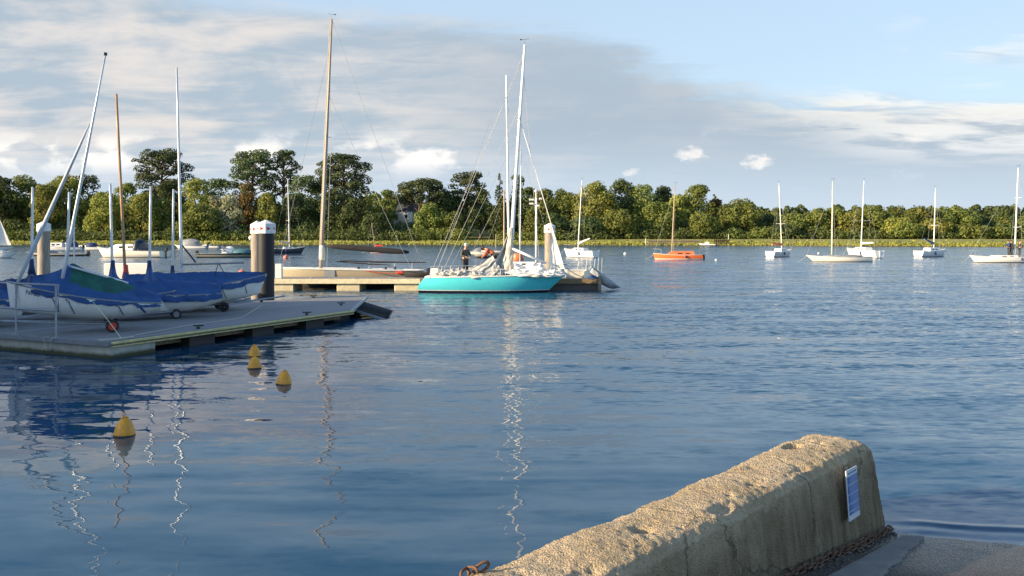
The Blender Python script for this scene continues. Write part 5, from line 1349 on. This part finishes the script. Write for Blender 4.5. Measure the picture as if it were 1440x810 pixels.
# front dinghy: bow up to the left, white hull, blue and green cover
Yd = 23.9; dxp = lambda px, Y=Yd: (px-720)/FPX*Y
GD = 'covered dinghies on the near pontoon'
Yd = 24.3; Ld = 3.85; cxd = dxp(117, Yd); dm = thing('dinghy', 'front white dinghy with a blue and green cover and a leaning grey mast', 'dinghy', (cxd, Yd, ZD+.50), 0, GD)
dm.rotation_euler = (0, R(-6.5), R(180+25))
shd = hull_shape(Ld, 1.55, .46, .46, .70, .16, stern=.62, rake=.18, full=.42, bowp=2.4, rock=.30)
dwh = bandmat('dinghy_gelcoat', [(-1, (.66, .65, .60)), (-.05, (.80, .80, .77))], .35, var=.08)
dh = make_hull(shd, dwh, dm); make_deck(shd, M['whitedk'], dm, camber=.04, drop=.02); make_rail(shd, .022, M['grey'], dm, 'gunwale')
def ridge1(t):   # t 0 stern .. 1 bow
    return 1.42-.62*max(0, (.62-t)/.62)**.9 if t < .62 else 1.42-.62*((t-.62)/.38)**.7
tent(dm, shd, lambda t: ridge1(t)-.10, [M['blue'], M['green'], lambda c, f: c.z > .72+.10*sin(c.x*3) and -1.2 < c.x < .42], .13, (0., .84), seed=1.3)
hdw = lambda px, py, Y=Yd: at(px, py, Y)
def tolocal(o, p):
    bpy.context.view_layer.update(); return o.matrix_world.inverted() @ Vector(p)
ma, mt1 = hdw(86, 402, 23.9), hdw(148.5, 76, 23.9); a_, b_ = tolocal(dm, ma), tolocal(dm, mt1)
mo = make_mast(dm, a_-(b_-a_).normalized()*.8, b_, .055, .022, M['alu'], (), mast_head=False)
MB().box(tuple(b_), (.08, .06, .08)).build('mast_tip', M['navy'], mo)
j0, j1 = tolocal(dm, hdw(24, 399, 23.55)), tolocal(dm, hdw(127, 172, 23.9))
MB().path([j0.lerp(j1, k/8) for k in range(9)], [.035, .055, .058, .055, .052, .048, .042, .034, .015], 9).build('furled_jib', mat('pale_blue_sock', (.50, .56, .62), .7), dm, smooth=True)
g0, g1 = tolocal(dm, hdw(97, 374, 24.0)), tolocal(dm, hdw(180, 398.5, 24.9))
MB().path([g0, g0.lerp(g1, .45), g1], [.030, .040, .040], 9).build('boom', M['alu'], dm, smooth=True)
tag_ = MB()
# sail number on the bow
cu = bpy.data.curves.new('sail_number', 'FONT'); cu.body = 'N186'; cu.size = .17; cu.extrude = .001; cu.align_x = 'CENTER'; cu.materials.append(M['bluedk'])
_o = bpy.data.objects.new('lettering_curve', cu); C.objects.link(_o); bpy.context.view_layer.update()
_me = bpy.data.meshes.new_from_object(_o.evaluated_get(bpy.context.evaluated_depsgraph_get())); bpy.data.objects.remove(_o)
tn_ = bpy.data.objects.new('bow_lettering', _me); C.objects.link(tn_); tn_.parent = dm
_t = .83; _p = shd[0](_t, .80); _q = shd[0](_t-.06, .80); _r = shd[0](_t, .88)
ex = (Vector((_q.x, _q.y, _q.z))-Vector((_p.x, _p.y, _p.z))).normalized(); ez = (_r-_p).normalized(); nn = ex.cross(ez).normalized()
if nn.y < 0: nn = -nn
ez = nn.cross(ex).normalized(); 
if ez.z < 0: ez = -ez
tn_.matrix_local = Matrix.Translation(_p+nn*.022) @ Matrix((ex, ez, ex.cross(ez))).transposed().to_4x4()
for t0 in (.16, .30, .62, .72):
    P0 = shd[0](t0, 1); ps = [Vector((P0.x, P0.y+.03, P0.z-.12))]+[Vector((shd[0](t0-.02*k, 1-.2*k).x, shd[0](t0-.02*k, 1-.2*k).y+.015, shd[0](t0-.02*k, 1-.2*k).z)) for k in range(1, 4)]
    MB().path(ps, .012 if t0 != .16 else .03, 6).build('cover_strap', M['bluedk'] if t0 != .16 else M['blue'], dm)
trolley('trolley with red hubbed wheels under the front dinghy', (cxd, Yd, ZD), R(205), Ld, .055, M['red'], -.72, 1.2)
# second dinghy: behind right, bow up to the right, blue cover, white wheel
Yd2 = 30.6; c2x = dxp(285, Yd2)
d2 = thing('dinghy', 'long white dinghy with a blue cover and the tallest grey mast', 'dinghy', (c2x, Yd2, ZD+.36), 0, GD)
d2.rotation_euler = (0, R(-6.5), R(25))
L2 = 4.5; sh2 = hull_shape(L2, 1.7, .52, .50, .62, .18, stern=.66, rake=.35, full=.42, bowp=2.4, rock=.28); make_hull(sh2, dwh, d2); make_deck(sh2, M['whitedk'], d2, drop=.02); make_rail(sh2, .025, M['grey'], d2, 'gunwale')
tent(d2, sh2, lambda t: 1.22-.50*t**1.2, [M['blue']], .20, (0., .985), seed=4.1, sag=.05)
a_, b_ = tolocal(d2, at(256, 400, Yd2)), tolocal(d2, at(248.5, 95, Yd2)); mo = make_mast(d2, a_-(b_-a_).normalized()*.7, b_, .058, .030, M['alu'], (), mast_head=False)
MB().tube(a_.lerp(b_, .01)-Vector((0, 0, .15)), a_.lerp(b_, .075), .07, .07, 10).build('mast_collar', M['whitedk'], mo)
g0, g1 = tolocal(d2, at(257, 372, Yd2)), tolocal(d2, at(343, 369.5, Yd2)); bo = MB().tube(g0, g1, .035, .028, 8).build('boom', M['grey'], d2, smooth=True)
wire(tolocal(d2, at(275, 369, Yd2)), tolocal(d2, at(256, 345, Yd2)), d2, 'kicking_strap', .03, M['navy'])
for (x0, y0, x1, y1) in ((307, 370, 298, 400), (307, 370, 318, 388)): wire(tolocal(d2, at(x0, y0, Yd2)), tolocal(d2, at(x1, y1, Yd2)), d2, 'lashing', .014, M['navy'])
for t0 in (.25, .42, .62, .80):
    P0 = sh2[0](t0, 1); ps = [Vector((P0.x, -P0.y-.03, P0.z-.10))]+[Vector((sh2[0](t0+.02*k, 1-.2*k).x, -sh2[0](t0+.02*k, 1-.2*k).y-.015, sh2[0](t0+.02*k, 1-.2*k).z)) for k in range(1, 4)]
    MB().path(ps, .010, 6).build('cover_strap', M['navy'], d2)
trolley('trolley with a white hubbed wheel under the long dinghy by the piles', (c2x, Yd2, ZD), R(25), L2, .055, M['white'], .62, 1.3)

# covered dinghies standing behind, each with a bare grey mast stump or mast
def small_dinghy(label, px, Y, wpx, rz, mast, cov, peak=1.45, z=ZD+.30, mastmat=None, r=.045, boot=None, ridge=None, fb=.5, tl=''):
    x = (px-720)/FPX*Y; Lx = wpx/FPX*Y; t = thing('dinghy', label, 'dinghy', (x, Y, z), rz, GD)
    sh = hull_shape(Lx, 1.5, fb*.9, fb*.9, fb*1.15, .16, stern=.62, rake=.2, full=.42, bowp=2.4, rock=.25); make_hull(sh, dwh, t); make_deck(sh, M['whitedk'], t, drop=.02); make_rail(sh, .02, M['grey'], t, 'gunwale')
    (mx, my), (tx_, ty_) = mast; a = tolocal(t, at(mx, my, Y)); b = tolocal(t, at(tx_, ty_, Y))
    t_m = (a.x+Lx/2)/Lx; pk = max(a.z, .7)
    def rid(tt):
        dd = abs(tt-t_m); base_ = pk-.32+.0*tt
        return base_-.16*min(1, dd*2)**.8+.34*math.exp(-(dd/.035)**2)-.30*max(0, tt-.85)/.15*.8-.10*max(0, .1-tt)/.1
    tent(t, sh, ridge or rid, [cov], .20, (0., .97), seed=px*.1, sag=.04, nU=60)
    mo = make_mast(t, a-Vector((0, 0, .6)), b, r, r*.8, mastmat or M['alu'], (), mast_head=False)
    MB().lathe([(r*2.6, -.25), (r*1.6, .0), (r*1.25, .22)], tuple(a), 10).build('mast_boot', boot or M['bluedk'], t, smooth=True)
    # trolley under it
    trolley(tl, (x, Y, ZD), rz, Lx, 0., M['grey'], -.3, 1.1, r=.15)
    return t
small_dinghy('covered dinghy at the back left, its short grey mast left of the brown pile', 30, 27.5, 118, R(25), ((44.5, 374), (46, 263)), M['bluedk'], tl='trolley under the dinghy by the brown pile')
small_dinghy('mostly hidden blue covered dinghy with its short mast behind the leaning one', 118, 28.6, 110, R(205), ((93.5, 378), (97.5, 270)), M['blue'], tl='trolley under the dinghy with the mast behind the leaning one')
small_dinghy('blue covered dinghy with a short grey mast in front of the white sheet', 168, 27.2, 150, R(25), ((158.5, 376), (155, 258)), M['blue'], tl='trolley under the dinghy whose mast stands before the white locker')
small_dinghy('blue covered dinghy with the middle short grey mast and a pointed blue boot', 232, 28.2, 150, R(205), ((210, 376), (212, 262)), M['blue'], tl='trolley under the dinghy with the middle short mast')
small_dinghy('dinghy with the rightmost short grey mast next to the tallest one', 268, 31.6, 130, R(25), ((242.5, 382), (244, 266)), M['bluedk'], tl='trolley under the dinghy beside the tallest grey mast')
small_dinghy('dinghy with a tall varnished mast in a red boot', 190, 31.0, 120, R(25), ((177, 381), (163.5, 132)), M['blue'], mastmat=M['wood'], r=.052, boot=M['red'], tl='trolley under the dinghy with the varnished mast')
# crosstrees and rigging of the varnished mast are its own; white sheet of a container-like locker behind
o = MB().box((0, 0, .42), (1.75, .5, 1.5), ch=.03).build('storage_locker', M['white']); o.location = ((180-720)/FPX*34.5, 34.6, ZD+.35); tag(o, 'large white storage locker behind the short grey mast and the varnished mast', 'locker')
bh = small_dinghy('grey dinghy with its stern cut off by the left frame edge', -22, 25.4, 110, R(25), ((-40, 384), (-42, 250)), M['blue'], tl='trolley under the dinghy cut by the left frame edge')
small_dinghy('dinghy with a slim grey stump mast right beside the leaning mast', 60, 30.4, 110, R(25), ((104.5, 380), (104, 300)), M['blue'], r=.03, tl='trolley under the dinghy with a slim grey stump')
cr_ = MB(); 
# ---------------------------------------------------------------- unseen building added left of the view to shade the near pontoon
bh_ = thing('shade_boathouse', 'unseen dark timber shed added left of the pontoon to shade it', 'building', (-36, 12.5, 0), R(0))
H_ = 9.5
w_ = MB(); w_.box((0, 0, H_/2-.5), (9, 20, H_+1)); w_.build('wall', mat('tarred_boards', (.06, .055, .05), .8, sc=3, stretch=(6, 6, .5)), bh_)
rf = MB(); rf.add([(-5, -10.5, H_-.1), (5, -10.5, H_-.1), (5, 10.5, H_-.1), (-5, 10.5, H_-.1), (0, -10.5, H_+1.4), (0, 10.5, H_+1.4)], [(0, 1, 4), (3, 5, 2), (1, 2, 5, 4), (0, 4, 5, 3), (0, 3, 2, 1)]); rf.build('roof', mat('slate', (.09, .10, .11), .7, sc=5), bh_)
for yy_ in (-7, -3.5, 3.5, 7):
    f_ = MB().box((4.53, yy_, 5.6), (.10, 1.3, 1.5)).build('window', M['whitedk'], bh_); MB().box((4.60, yy_, 5.6), (.05, 1.1, 1.3)).build('pane', M['glass'], f_)
MB().box((4.53, 0, 2), (.10, 3.4, 4)).build('door', M['bluedk'], bh_)
qy = MB(); qy.prism([(-60, -14), (-30.5, -14), (-30.5, 40), (-60, 40)], -1, .9); tag(qy.build('quay', cf), 'concrete quay left of the pontoon', 'quay', kind='structure')
